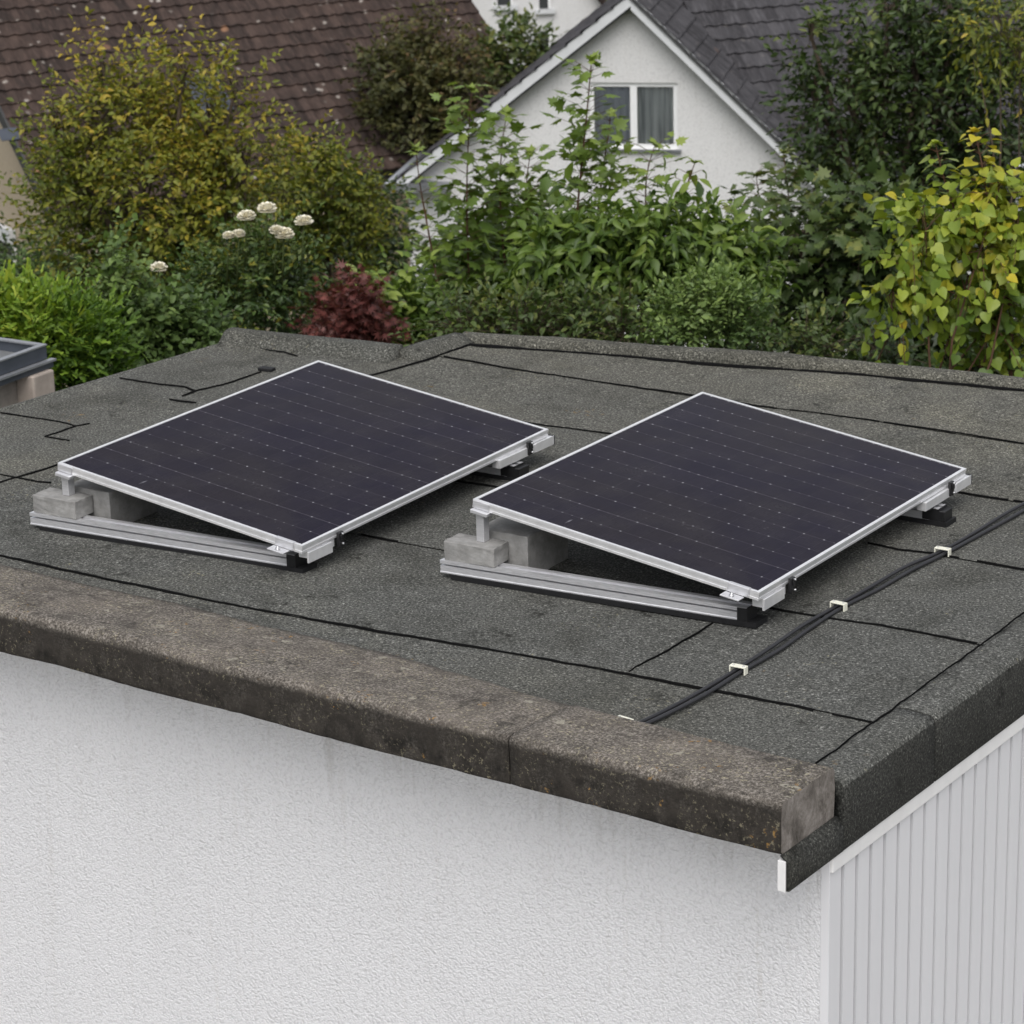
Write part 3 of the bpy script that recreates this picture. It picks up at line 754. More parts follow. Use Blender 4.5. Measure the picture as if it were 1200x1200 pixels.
clip(-.628, 2.256, R_(4), 'white cable clip farthest from the front wall, below the far panel corner')
clip(-.735, .352, R_(-6), 'white cable clip half hidden behind the concrete coping')
o = MB().box(-0.035, 0.035, -0.02, 0.02, 0.002, 0.016).build('rubber_pad', M['rubber'], None, bevel=0.003)
o.location = (-4.31, 2.985, 0.0); o.rotation_euler = (0, 0, R_(8)); tag(o, 'small black rubber pad lying on the felt behind the left panel', 'rubber pad')
# ------------------------------------------------------------------ neighbouring annexe on the left
M['slate_metal'] = simple('anthracite_coated_metal', (0.075, 0.085, 0.105), 0.42, 0.3, 0.5, 0.1, 12, 0.05)
M['slate_edge'] = simple('worn_metal_edge', (0.30, 0.31, 0.33), 0.4, 0.5, 0.5, 0.1, 30, 0.05)
M['beige_conc'] = simple('beige_concrete', (0.36, 0.31, 0.27), 0.85, 0, 0.2, 0.2, 9, 0.4)
M['grey_render'] = simple('grey_brown_render', (0.25, 0.225, 0.2), 0.9, 0, 0.2, 0.15, 25, 0.4)
M['louvre'] = simple('dark_louvre', (0.05, 0.047, 0.045), 0.6, 0, 0.4, 0.2, 20, 0.2)
M['wet_felt'] = simple('grey_flat_roof_sheet', (0.17, 0.175, 0.18), 0.6, 0, 0.4, 0.25, 5, 0.2)
def annexe():
    z = -0.32
    c = on_plane(54, 404, Vector((0, 0, z)), Vector((0, 0, 1)))
    T = thing('annexe', 'low beige annexe with an anthracite metal roof edge left of the garage roof', 'annexe', (c.x, c.y, GROUND))
    T.rotation_euler = (0, 0, R_(4))
    h = z - GROUND
    mb = MB(); mb.box(-0.012, 0.0, -6, 0.0, h - 0.072, h - 0.004); mb.box(-5, -0.012, -0.012, 0, h - 0.072, h - 0.004)
    mb.build('roof_edge', M['slate_metal'], T)
    mb = MB(); mb.box(-0.03, 0.004, -6, 0.004, h - 0.004, h + 0.004); mb.box(-5, -0.03, -0.03, 0.004, h - 0.004, h + 0.004)
    mb.build('edge_cap', M['slate_edge'], T)
    mb = MB(); mb.box(0.0005, 0.035, -6, 0.03, h - 0.086, h - 0.075); mb.build('drip_flange', M['slate_edge'], T)
    mb = MB(); mb.box(0.0005, 0.022, -6, 0.02, h - 0.118, h - 0.0865); mb.build('fascia', M['slate_metal'], T)
    mb = MB(); mb.box(-5, -0.013, -6, -0.013, h - 0.10, h - 0.06); mb.build('roof_sheet', M['wet_felt'], T)
    mb = MB(); mb.box(-5, -0.06, -6, -0.18, 0, h - 0.105); mb.build('wall', M['grey_render'], T)
    mb = MB(); mb.box(-0.14, 0.05, -0.175, -0.01, 0, h - 0.12); mb.build('post', M['beige_conc'], T, bevel=0.01)
    v = MB(); v.box(-0.059, -0.045, -1.7, -0.62, h - 0.62, h - 0.26); vent = v.build('vent', M['louvre'], T)
    for k in range(3):
        s = MB(); zz = h - 0.36 - k * 0.1
        s.add([(-0.044, -1.69, zz), (-0.044, -0.63, zz), (0.012, -0.63, zz - 0.05), (0.012, -1.69, zz - 0.05), (-0.044, -1.69, zz - 0.012), (-0.044, -0.63, zz - 0.012), (0.012, -0.63, zz - 0.062), (0.012, -1.69, zz - 0.062)],
              [(0, 1, 2, 3), (7, 6, 5, 4), (0, 3, 7, 4), (1, 5, 6, 2), (2, 6, 7, 3), (0, 4, 5, 1)])
        s.build('slat', M['louvre'], vent)
annexe()

# unseen pale paving added before the garage to bounce light up its walls
yd = MB(); yd.box(-16, 16, -20, 0.24, GROUND - 0.1, GROUND + 0.012); yd.box(0.02, 16, 0.24, 6.5, GROUND - 0.1, GROUND + 0.012)
def mat_bounce_paving():
    t = NT('pale_bounce_paving'); c = t.coord()
    b = t.node('ShaderNodeTexBrick', {'Vector': c, 'Scale': 5.0, 'Color1': (0.54, 0.53, 0.52, 1), 'Color2': (0.60, 0.59, 0.57, 1), 'Mortar': (0.2, 0.19, 0.18, 1), 'Mortar Size': 0.015})
    n = t.noise(c, 12, 5, 0.6)
    return t.set(t.mix(t.step(n, 0.4, 0.7, 0, 0.3), b.outputs[0], (0.42, 0.41, 0.38)), 0.9, 0, t.bump(n, 0.3, 0.01), 0.2)
tag(yd.build('bounce_paving', mat_bounce_paving()), 'unseen pale paving added in front of the garage to bounce light', None, None, 'structure')

# ------------------------------------------------------------------ houses beyond the gardens
def mat_tiles(name, cols, lichen=0.0, cw=0.3, ch=0.34):
    t = NT(name); c = t.tc.outputs['Object']
    x, y, z = t.sep(c)
    ix = t.math('FLOOR', t.math('DIVIDE', x, cw)); iy = t.math('FLOOR', t.math('DIVIDE', t.math('ADD', y, 0.001), ch))
    rnd = t.node('ShaderNodeTexWhiteNoise', {'Vector': t.node('ShaderNodeCombineXYZ', {0: ix, 1: iy, 2: 0.0}).outputs[0]}).outputs['Value']
    base = t.ramp(rnd, [(i / (len(cols) - 1), k) for i, k in enumerate(cols)])
    n = t.noise(c, 3.2, 5, 0.65); g = t.noise(t.coord((6, 1, 1)), 4.0, 3, 0.6); b = t.noise(c, 0.5, 3)
    base = t.mix(t.step(n, 0.4, 0.7, 0, 0.55), base, tuple(q * 0.6 for q in cols[0]))
    base = t.mix(t.step(g, 0.5, 0.7, 0, 0.35), base, tuple(min(1, q * 2.0) for q in cols[-1]))
    if lichen:
        l = t.math('MULTIPLY', t.step(t.math('ADD', t.vor(t.coord((1, 1, 1)), 3.6), t.math('MULTIPLY', t.noise(c, 30, 2), 0.16)), 0.27, 0.17), t.step(t.noise(c, 1.1, 2), 0.38, 0.52, 0, 0.9))
        base = t.mix(t.math('MULTIPLY', l, lichen), base, (0.42, 0.38, 0.34))
        l2 = t.math('MULTIPLY', t.step(t.vor(t.coord((1, 1, 1), rot=(0, 0, 1)), 1.9), 0.17, 0.1), t.step(t.noise(c, 0.8, 2), 0.5, 0.56))
        base = t.mix(t.math('MULTIPLY', l2, lichen * 0.8), base, (0.3, 0.16, 0.09))
    return t.set(base, 0.8, 0, t.bump(n, 0.4, 0.02), 0.25)
M['brown_tiles'] = mat_tiles('brown_roof_tiles', [(0.030, 0.021, 0.018), (0.046, 0.031, 0.026), (0.066, 0.044, 0.036)], 0.9, 0.24, 0.32)
M['grey_tiles'] = mat_tiles('anthracite_roof_tiles', [(0.035, 0.033, 0.036), (0.05, 0.048, 0.052), (0.07, 0.067, 0.072)], 0.15, 0.24, 0.32)
M['house_white'] = mat_stucco((0.68, 0.675, 0.67), 3.0, 'white_house_render', 1.3, 0.12)
M['house_tan'] = mat_stucco((0.40, 0.335, 0.25), 3.0, 'tan_house_render', 0.8, 0.12)
M['upvc'] = simple('white_window_profile', (0.8, 0.8, 0.8), 0.35, 0, 0.5, 0.03, 10, 0.02)
M['barge'] = simple('pale_barge_board', (0.60, 0.61, 0.62), 0.55, 0, 0.4, 0.06, 3, 0.1)
M['zinc'] = simple('zinc_sheet', (0.30, 0.31, 0.33), 0.4, 0.7, 0.5, 0.15, 6, 0.1)
M['dark_wood'] = simple('dark_soffit', (0.05, 0.05, 0.05), 0.7, 0, 0.3, 0.2, 6, 0.1)
def mat_glass():
    t = NT('window_glass')
    n = t.noise(t.coord(), 1.0, 2)
    return t.set(t.mix(t.step(n, 0.3, 0.7), (0.035, 0.038, 0.042), (0.06, 0.062, 0.065)), 0.06, 0, None, 0.5)
M['glass'] = mat_glass()
def mat_curtain(c0, c1):
    t = NT('curtain_cloth'); n = t.noise(t.coord((1, 1, 0.05)), 14, 3)
    return t.set(t.mix(t.step(n, 0.35, 0.65), c0, c1), 0.8, 0, None, 0.3)
M['curtain'] = mat_curtain((0.30, 0.32, 0.36), (0.42, 0.44, 0.49))
M['curtain_pale'] = mat_curtain((0.22, 0.24, 0.25), (0.62, 0.64, 0.64))

def frame_at(P, X, Y):
    Z = X.cross(Y).normalized()
    return Matrix(((X.x, Y.x, Z.x, P.x), (X.y, Y.y, Z.y, P.y), (X.z, Y.z, Z.z, P.z), (0, 0, 0, 1)))

def tile_mesh(poly, cw=0.24, ch=0.32, step=0.035, amp=0.028, sub=6):
    """overlapping courses of pantiles over a convex polygon given in (across, upslope)"""
    ymin = min(p[1] for p in poly); ymax = max(p[1] for p in poly)
    def span(y):
        xs = []
        for a, b in zip(poly, poly[1:] + poly[:1]):
            if (a[1] - y) * (b[1] - y) <= 0 and a[1] != b[1]:
                xs.append(a[0] + (b[0] - a[0]) * (y - a[1]) / (b[1] - a[1]))
        return (min(xs), max(xs)) if len(xs) >= 2 else None
    vs_, fs = [], []
    k = math.floor(ymin / ch)
    while k * ch < ymax - 0.02:
        y0 = max(k * ch, ymin); y1 = min(y0 + ch, ymax)
        s = span(min(max((y0 + y1) / 2, ymin + 1e-3), ymax - 1e-3))
        k += 1
        if not s: continue
        n = max(2, int((s[1] - s[0]) / cw * sub)); b = len(vs_)
        rr = random.Random(k)
        for i in range(n + 1):
            x = s[0] + (s[1] - s[0]) * i / n
            ph = (x / cw) % 1
            wv = amp * (0.5 - 0.5 * math.cos(2 * math.pi * ph)) ** 1.6
            j = (math.sin(int(x / cw) * 12.9 + k * 7.1) * 0.5) * 0.010
            vs_ += [(x, y0 - 0.03 + j, 0.0), (x, y0 - 0.03 + j, step + wv), (x, y1, wv)]
        for i in range(n):
            q = b + 3 * i
            fs += [(q, q + 3, q + 4, q + 1), (q + 1, q + 4, q + 5, q + 2)]
    return vs_, fs

def window(T, Mx, w_, h_, parts=2, curtain=None, recess=0.09, sill=True, blind=None, fw=0.07):
    """window with its lower left corner at the origin of Mx (x across, y up, z out of the wall)"""
    fr = MB()
    def b(x0, x1, y0, y1, z0, z1, mb): mb.box(x0, x1, y0, y1, z0, z1, Mx)
    z0, z1 = -recess, -recess + 0.06
    b(0, fw, 0, h_, z0, z1, fr); b(w_ - fw, w_, 0, h_, z0, z1, fr); b(fw, w_ - fw, 0, fw, z0, z1, fr); b(fw, w_ - fw, h_ - fw, h_, z0, z1, fr)
    for i in range(1, parts): b(w_ * i / parts - fw * 0.8, w_ * i / parts + fw * 0.8, fw, h_ - fw, z0, z1 + 0.005, fr)
    f = fr.build('window', M['upvc'], T)
    for i in range(parts):
        g = MB(); xa, xb = w_ * i / parts + (fw if i == 0 else fw * 0.8), w_ * (i + 1) / parts - (fw if i == parts - 1 else fw * 0.8)
        b(xa, xb, fw, h_ - fw, z0 + 0.015, z0 + 0.025, g); g.build('pane', mat_pane if curtain else M['glass'], f)
        if curtain:
            cm = MB(); n = 40; vs_ = []
            for k in range(n + 1):
                x = xa + (xb - xa) * k / n
                zz = z0 - 0.03 + 0.012 * math.sin(k * 0.95) + 0.006 * math.sin(k * 2.3)
                vs_ += [Mx @ Vector((x, fw, zz)), Mx @ Vector((x, h_ - fw, zz))]
            cm.add(vs_, [(2 * k, 2 * k + 2, 2 * k + 3, 2 * k + 1) for k in range(n)], True)
            cm.build('curtain', curtain[i % len(curtain)], f)
            bk = MB(); b(xa, xb, fw, h_ - fw, z0 - 0.2, z0 - 0.19, bk); bk.build('room_back', M['dark_wood'], f)
    if sill:
        s = MB(); b(-0.06, w_ + 0.06, -0.05, -0.002, -recess, 0.06, s); s.build('sill', M['zinc'], f)
    return f
def mat_pane_():
    t = NT('clear_pane')
    g = t.node('ShaderNodeBsdfGlossy', {'Roughness': 0.03}); tr = t.node('ShaderNodeBsdfTransparent', {'Color': (0.95, 0.96, 0.96, 1)})
    fr = t.node('ShaderNodeFresnel', {'IOR': 1.5})
    mx = t.node('ShaderNodeMixShader', {0: fr.outputs[0], 1: tr.outputs[0], 2: g.outputs[0]})
    t.l.new(mx.outputs[0], t.out.inputs[0]); return t.m
mat_pane = mat_pane_()
Zv = Vector((0, 0, 1))

def white_house():
    D = 45.0; phi = R_(11)
    r = RH * math.cos(phi) - FH * math.sin(phi); n = -FH * math.cos(phi) - RH * math.sin(phi)
    A = at(739, -9, D)
    def sz(u, v, off=0.0):
        p = on_plane(u, v, A + n * off, n); return ((p - A).dot(r), p.z - A.z)
    sl, zl = sz(458, 215); sr, zr = sz(921, 168)
    gz = ground_z(A.x, A.y) - 0.4 - A.z
    kl, kr = zl / sl, zr / sr                  # slopes of both sides
    zr2 = zl; sr2 = zr2 / kr
    T = thing('white_gable_house', 'white rendered house with a gable window and dark tiled roofs behind the shrubs', 'house', A + Vector((0, 0, gz)))
    G = frame_at(A - (A + Vector((0, 0, gz))), r, Zv)     # local: x along facade, y up, z out
    # walls stand in from the roof edge
    over = 0.28
    wl = sz(476, 300)[0]; wr = sr2 - 0.35
    wx, wy = sz(688, 178); wx2, wy2 = sz(791, 101)
    zt = lambda x: (kl * x if x < 0 else kr * x) - 0.16
    yw = -0.30                                  # depth of the wall face behind the roof edge
    wall = MB()
    def poly(pts, z0, z1, mb, M_=G):
        k = len(pts)
        vs_ = [M_ @ Vector((a, b, z0)) for a, b in pts] + [M_ @ Vector((a, b, z1)) for a, b in pts]
        mb.add(vs_, [tuple(range(k))[::-1], tuple(range(k, 2 * k))] + [(i, (i + 1) % k, k + (i + 1) % k, k + i) for i in range(k)])
    # facade round the window opening
    y0_, y1_ = wy, wy2
    poly([(wl, gz), (wx, gz), (wx, zt(wx)), (wl, zt(wl))], yw - 0.3, yw, wall)
    poly([(wx2, gz), (wr, gz), (wr, zt(wr)), (wx2, zt(wx2))], yw - 0.3, yw, wall)
    poly([(wx, gz), (wx2, gz), (wx2, y0_), (wx, y0_)], yw - 0.3, yw, wall)
    poly([(wx, y1_), (wx2, y1_), (wx2, zt(wx2)), (0, zt(0)), (wx, zt(wx))], yw - 0.3, yw, wall)
    poly([(wl, gz), (wl + 0.3, gz), (wl + 0.3, zt(wl)), (wl, zt(wl))], -7.5, yw - 0.3, wall)
    wall.build('wall', M['house_white'], T)
    Wm = G @ Matrix.Translation((wx, y0_, yw))
    window(T, Wm, wx2 - wx, y1_ - y0_, 2, [M['curtain'], M['curtain_pale']], 0.10)
    # barge boards
    for (xa, xb, k) in ((sl + 0.1, 0, kl), (0, sr2, kr)):
        b = MB()
        t_ = 0.19 if k > 0 else 0.25
        poly([(xa, k * xa - 0.03), (xb, k * xb - 0.03), (xb, k * xb - 0.03 - t_), (xa, k * xa - 0.03 - t_)][::-1], -0.04, 0.0, b)
        b.build('barge_board', M['barge'], T)
        s = MB(); poly([(xa, k * xa - 0.21), (xb, k * xb - 0.21), (xb, k * xb - 0.26), (xa, k * xa - 0.26)][::-1], yw + 0.002, -0.045, s)
        s.build('soffit', M['dark_wood'], T)
    # roof slopes of the gable wing
    depth_l, depth_r = 8.0, 6.0
    for (x_end, k, dp, nm) in ((sl - 0.02, kl, depth_l, 'l'), (sr2, kr, depth_r, 'r')):
        L = math.hypot(x_end, k * x_end)
        up = (-Vector((x_end, k * x_end, 0))).normalized()      # towards the ridge
        ac = Vector((0, 0, -1)) if x_end < 0 else Vector((0, 0, -1))
        P0 = Vector((x_end, k * x_end - 0.05, 0.03))
        X = ac if x_end > 0 else -ac
        o0 = P0 if x_end > 0 else P0 + Vector((0, 0, -dp))
        vs_, fs = tile_mesh([(0, 0), (dp, 0), (dp, L), (0, L)])
        Z = X.cross(up)
        Lm = Matrix(((X.x, up.x, Z.x, o0.x), (X.y, up.y, Z.y, o0.y), (X.z, up.z, Z.z, o0.z), (0, 0, 0, 1)))
        mb = MB(); mb.add(vs_, fs, False); o = mb.build('roof', M['grey_tiles'], T, recalc=False)
        o.matrix_local = G @ Lm
        ub = MB(); ub.box(0, dp - 0.1, 0, L, -0.05, -0.005); u = ub.build('roof_boarding', M['dark_wood'], T); u.matrix_local = G @ Lm
    # boxed eave at the left foot
    e = MB(); e_ = sz(458, 208); e2 = sz(520, 216)
    poly([(sl - 0.06, zl - 0.13), (sl + 0.95, zl - 0.13), (sl + 0.95, zl - 0.02), (sl - 0.06, zl + 0.02)], yw + 0.003, 0.12, e)
    e.build('eave_box', M['zinc'], T)
    gt = MB(); gt.tube([G @ Vector((sl - 0.05, zl - 0.03, 0.1)), G @ Vector((sl - 0.05, zl - 0.03, -7.5))], 0.07, 8); gt.build('gutter', M['zinc'], T)
    # main wing running to the right, its roof facing the garden
    th = R_(20)
    c = RH * math.cos(th) + FH * math.sin(th); m = FH * math.cos(th) - RH * math.sin(th)
    E0 = A + r * sr2 + Vector((0, 0, zr2)) - n * 0.5 - c * 0.2
    pit = R_(40); up = (m * math.cos(pit) + Zv * math.sin(pit)).normalized()
    Lr = 7.2
    # left boundary of the slope follows the valley up to the wing's ridge
    Np = c.cross(up); V = A - n * ((E0 - A).dot(Np) / (-n).dot(Np))
    d = V - E0
    vx = d.dot(c); vy = d.dot(up)
    poly2 = [(0, 0), (12, 0), (12, Lr), (vx * Lr / max(vy, .1) if vy > 0 else vx, Lr)]
    vs_, fs = tile_mesh(poly2)
    Mw = frame_at(E0 - (A + Vector((0, 0, gz))), c, up)
    mb = MB(); mb.add(vs_, fs, False); o = mb.build('main_roof', M['grey_tiles'], T, recalc=False); o.matrix_local = Mw
    ub = MB(); ub.prism(poly2, -0.2, -0.006); u = ub.build('roof_boarding', M['dark_wood'], T); u.matrix_local = Mw
    f2 = frame_at(E0 - (A + Vector((0, 0, gz))), c, Zv)
    wb = MB()
    wb.box(0.2, 11.8, gz - zr2, -0.15, -5, -0.45, f2); wb.build('main_wall', M['house_white'], T)
    g2 = MB(); g2.tube([f2 @ Vector((0, -0.03, 0.08)), f2 @ Vector((12, -0.03, 0.08))], 0.07, 8); g2.build('gutter', M['zinc'], T)
white_house()

def brown_house():
    th = R_(30)
    c = RH * math.cos(th) + FH * math.sin(th); m = FH * math.cos(th) - RH * math.sin(th)
    E = at(60, 252, 45.0); gz = ground_z(E.x, E.y) - 0.4
    O = Vector((E.x, E.y, gz))
    T = thing('brown_roof_house', 'tan house under a large brown tiled roof with pale lichen spots', 'house', O)
    p1 = on_plane(0, 180, E, c)                       # verge direction read on the gable plane
    dv = p1 - E; pit = math.atan2(dv.z, dv.dot(m)); pit = min(max(pit, R_(36)), R_(50))
    up = (m * math.cos(pit) + Zv * math.sin(pit)).normalized()
    L = 9.7; H = 8.6
    Mw = frame_at(E - O, c, up)
    vs_, fs = tile_mesh([(0, 0), (L, 0), (L, H), (0, H)])
    mb = MB(); mb.add(vs_, fs, False); o = mb.build('roof', M['brown_tiles'], T, recalc=False); o.matrix_local = Mw
    ub = MB(); ub.box(0.02, L - 0.02, 0, H, -0.22, -0.006); u = ub.build('roof_boarding', M['dark_wood'], T); u.matrix_local = Mw
    vb = MB(); vb.box(-0.03, 0.015, 0, H, -0.16, 0.03); u = vb.build('verge_board', M['dark_wood'], T); u.matrix_local = Mw
    hw = H * math.cos(pit)
    f2 = frame_at(E - O, c, Zv)                       # z = -m
    wb = MB()
    w0 = 0.22; top = lambda q: q * math.tan(pit) - 0.3
    def pt(x, q, z): return f2 @ Vector((x, z, -q))
    zb = gz - E.z
    ring = [(0.4, zb), (2 * hw - 0.4, zb), (2 * hw - 0.4, top(0.4)), (hw, top(hw)), (0.4, top(0.4))]
    a = [pt(w0, *q) for q in ring]; b = [pt(L - w0, *q) for q in ring]
    wb.add(a + b, [(0, 1, 2, 3, 4), (9, 8, 7, 6, 5)] + [(i, (i + 1) % 5, 5 + (i + 1) % 5, 5 + i) for i in range(5)])
    wb.build('wall', M['house_tan'], T)
    # back slope
    b2 = MB(); q0 = pt(-0.0, hw, hw * math.tan(pit) + 0.02); q1 = pt(L, hw, hw * math.tan(pit) + 0.02); q2 = pt(L, 2 * hw, 0); q3 = pt(0, 2 * hw, 0)
    b2.add([q0, q1, q2, q3], [(0, 1, 2, 3)]); b2.build('back_roof', M['brown_tiles'], T)
    # gable window, read on the wall plane
    P = E + c * w0
    g0 = on_plane(24, 345, P, c); g1 = on_plane(24, 274, P, c)
    q = (g0 - P).dot(m)
    X = -m
    Wm = frame_at(Vector((g0.x, g0.y, g0.z)) + m * 1.5 - O, X, Zv)
    hh = g1.z - g0.z
    f = window(T, Wm @ Matrix.Translation((0, 0, 0.10)), 1.5, hh, 1, None, 0.09, True, fw=0.05)
    sb = MB(); sb.box(-0.05, 1.52, hh - 0.22, hh + 0.03, 0.012, 0.13, Wm); sb.build('shutter_box', M['barge'], f)
    # roof window and flashing strip
    iM = Mw.inverted()
    def loc(u, v):
        p = on_plane(u, v, E, (c.cross(up))); return iM @ (p - O)
    a = loc(243, 116); sk = MB(); W_, H_ = 0.62, 0.85
    for (x0, x1, y0, y1) in ((-W_ / 2, -W_ / 2 + .07, -H_ / 2, H_ / 2), (W_ / 2 - .07, W_ / 2, -H_ / 2, H_ / 2), (-W_ / 2 + .07, W_ / 2 - .07, -H_ / 2, -H_ / 2 + .07), (-W_ / 2 + .07, W_ / 2 - .07, H_ / 2 - .07, H_ / 2)):
        sk.box(a.x + x0, a.x + x1, a.y + y0, a.y + y1, 0.0, 0.13)
    s = sk.build('skylight', M['slate_metal'], T); s.matrix_local = Mw
    g = MB(); g.box(a.x - W_ / 2 + .07, a.x + W_ / 2 - .07, a.y - H_ / 2 + .07, a.y + H_ / 2 - .07, 0.07, 0.10)
    g = g.build('pane', M['glass'], s)
    b = loc(158, 26); d = loc(207, 84)
    fl = MB(); fl.tube([(b.x, b.y, 0.05), (d.x, d.y, 0.05)], 0.022, 6); fl = fl.build('flashing', M['brown_tiles'], T); fl.matrix_local = Mw
    e = loc(6, 160); pl = MB(); pl.box(e.x - 0.12, e.x + 0.22, e.y - .15, e.y + .12, 0.055, 0.065); pl = pl.build('metal_tile', M['slate_metal'], T); pl.matrix_local = Mw
brown_house()

def far_house():
    D = 78.0; ph = R_(8)
    r = RH * math.cos(ph) + FH * math.sin(ph); n = -FH * math.cos(ph) + RH * math.sin(ph)
    P = at(640, 60, D); gz = ground_z(P.x, P.y) - 0.5
    O = Vector((P.x, P.y, gz))
    T = thing('white_far_house', 'distant white house wall with small dark windows between the two roofs', 'house', O)
    f = frame_at(P - O, r, Zv)
    def q(u, v):
        p = on_plane(u, v, P, n); return (p - P).dot(r), p.z - P.z
    L, R2 = q(470, 0)[0], q(700, 14)[0]
    top = q(640, -70)[1]; zs = q(702, 16)[1]
    wb = MB(); pts = [(L, gz - P.z), (R2 + 0.25, gz - P.z), (R2 + 0.25, zs), (q(640, -95)[0], top + 0.6), (L, top)]
    k = len(pts); vs_ = [f @ Vector((a, b, -6)) for a, b in pts] + [f @ Vector((a, b, 0)) for a, b in pts]
    wb.add(vs_, [tuple(range(k))[::-1], tuple(range(k, 2 * k))] + [(i, (i + 1) % k, k + (i + 1) % k, k + i) for i in range(k)])
    wb.build('wall', M['house_white'], T)
    for (u0, v0, u1, v1) in ((583, 6, 600, -20), (632, 10, 644, -18), (632, 62, 645, 36)):
        a, b = q(u0, v0), q(u1, v1)
        w2 = MB(); w2.box(a[0], b[0], a[1], b[1], 0.005, 0.03, f); o = w2.build('window', M['glass'], T)
        s = MB(); s.box(a[0] - 0.12, b[0] + 0.12, a[1] - 0.14, a[1] - 0.02, 0.005, 0.12, f); s.build('sill', M['barge'], o)
        fr = MB(); fr.box(b[0] - 0.06, b[0] + 0.02, a[1], b[1], 0.031, 0.06, f); fr.build('frame', M['upvc'], o)
    x0, z0 = R2 + 0.4, zs - 0.25; x1, z1 = q(640, -95)[0], top + 0.75
    rb = MB(); kx = [(x0, z0), (x0, z0 + 0.28), (x1, z1 + 0.28), (x1, z1)]
    vs_ = [f @ Vector((a, b, -6.3)) for a, b in kx] + [f @ Vector((a, b, 0.35)) for a, b in kx]
    rb.add(vs_, [(3, 2, 1, 0), (4, 5, 6, 7)] + [(i, (i + 1) % 4, 4 + (i + 1) % 4, 4 + i) for i in range(4)])
    rb.build('roof', M['brown_tiles'], T)
far_house()

# ------------------------------------------------------------------ vegetation
# leaf outlines: x across, y along the leaf from its stalk, z fold / droop
def lf_ovate(w_=0.5, fold=0.10, droop=0.18, tip=1.0):
    v = [(0, 0, 0), (w_ * .42, .22, fold), (w_ * .5, .5, fold * .8), (w_ * .25, .8, -droop * .3), (0, tip, -droop), (-w_ * .25, .8, -droop * .3), (-w_ * .5, .5, fold * .8), (-w_ * .42, .22, fold), (0, .5, 0)]
    return np.array(v), [(0, 1, 2, 8), (8, 2, 3, 4), (0, 8, 6, 7), (8, 4, 5, 6)]
def lf_simple(w_=0.55, fold=0.1, droop=0.15):
    v = [(0, 0, 0), (w_ * .5, .42, fold), (w_ * .28, .76, 0), (0, 1, -droop), (-w_ * .28, .76, 0), (-w_ * .5, .42, fold)]
    return np.array(v), [(0, 1, 2, 3), (0, 3, 4, 5)]
def lf_maple():
    pts = [(0, .02), (.16, -.02), (.36, .0), (.26, .16), (.52, .34), (.34, .38), (.30, .46), (.36, .66), (.16, .60), (0, 1.0)]
    out = pts + [(-x, y) for x, y in pts[-2:0:-1]]
    v = [(0, .3, 0.02)] + [(x, y, -.22 * abs(x) - .16 * max(y - .3, 0)) for x, y in out]
    n = len(out)
    return np.array(v), [(0, 1 + i, 1 + (i + 1) % n) for i in range(n)]
def lf_heart():
    pts = [(0, .06), (.2, -.03), (.42, .1), (.48, .34), (.36, .6), (.2, .8), (0, 1.02)]
    out = pts + [(-x, y) for x, y in pts[-2:0:-1]]
    v = [(0, .35, 0)] + [(x, y, .10 * abs(x) * 2 - .2 * max(y - .35, 0)) for x, y in out]
    n = len(out)
    return np.array(v), [(0, 1 + i, 1 + (i + 1) % n) for i in range(n)]
def lf_lobed_red():
    pts = []
    for k in range(7):
        a = -1.9 + 3.8 * k / 6; R = 0.95 - 0.05 * abs(k - 3) ** 1.5
        pts.append((math.sin(a) * R * .6, .25 + math.cos(a) * R * .75))
        if k < 6:
            a2 = a + 3.8 / 12; pts.append((math.sin(a2) * .2, .25 + math.cos(a2) * .22))
    v = [(0, 0.1, 0)] + [(x, y, -.2 * abs(x)) for x, y in pts]
    return np.array(v), [(0, 1 + i, 2 + i) for i in range(len(pts) - 1)]
def lf_needle():
    return np.array([(0, 0, 0), (.18, .35, .02), (.07, .75, 0), (.15, 1.0, -.04), (0, 1.1, -.05), (-.15, 1.0, -.04), (-.07, .75, 0), (-.18, .35, .02)]), [(0, 1, 2, 6, 7), (2, 3, 4, 5, 6)]
LEAF = {'ovate': lf_ovate(), 'narrow': lf_ovate(0.38, 0.08, 0.25), 'small': lf_simple(), 'maple': lf_maple(), 'heart': lf_heart(), 'red': lf_lobed_red(), 'needle': lf_needle(), 'droop': lf_ovate(0.44, 0.10, 0.35)}

def mat_leaf(name, stops, rough=0.5, trans=0.27, gloss=0.4):
    t = NT(name)
    a = t.node('ShaderNodeAttribute', attribute_name='tint').outputs['Fac']
    c = t.ramp(a, stops)
    n = t.noise(t.coord(), 40, 2)
    c = t.mix(t.step(n, 0.3, 0.7, 0, 0.25), c, t.mix(1.0, c, (0.7, 0.75, 0.6), 'MULTIPLY'))
    t.set(c, rough, 0, None, gloss)
    tr = t.node('ShaderNodeBsdfTranslucent', {'Color': t.mix(1.0, c, (1.1, 1.2, 0.6), 'MULTIPLY')})
    mx = t.node('ShaderNodeMixShader', {0: trans, 1: t.p.outputs[0], 2: tr.outputs[0]})
    t.l.new(mx.outputs[0], t.out.inputs[0])
    return t.m
def bark(name, c): return simple(name, c, 0.85, 0, 0.2, 0.3, 20, 0.5, (1, 1, 0.3), 0.01)
BARK = bark('grey_brown_bark', (0.085, 0.065, 0.048)); TWIG_RED = bark('reddish_stem', (0.10, 0.055, 0.035)); TWIG_GREEN = bark('green_stem', (0.06, 0.08, 0.025))

def norm(a): return a / np.maximum(np.linalg.norm(a, axis=-1, keepdims=True), 1e-9)

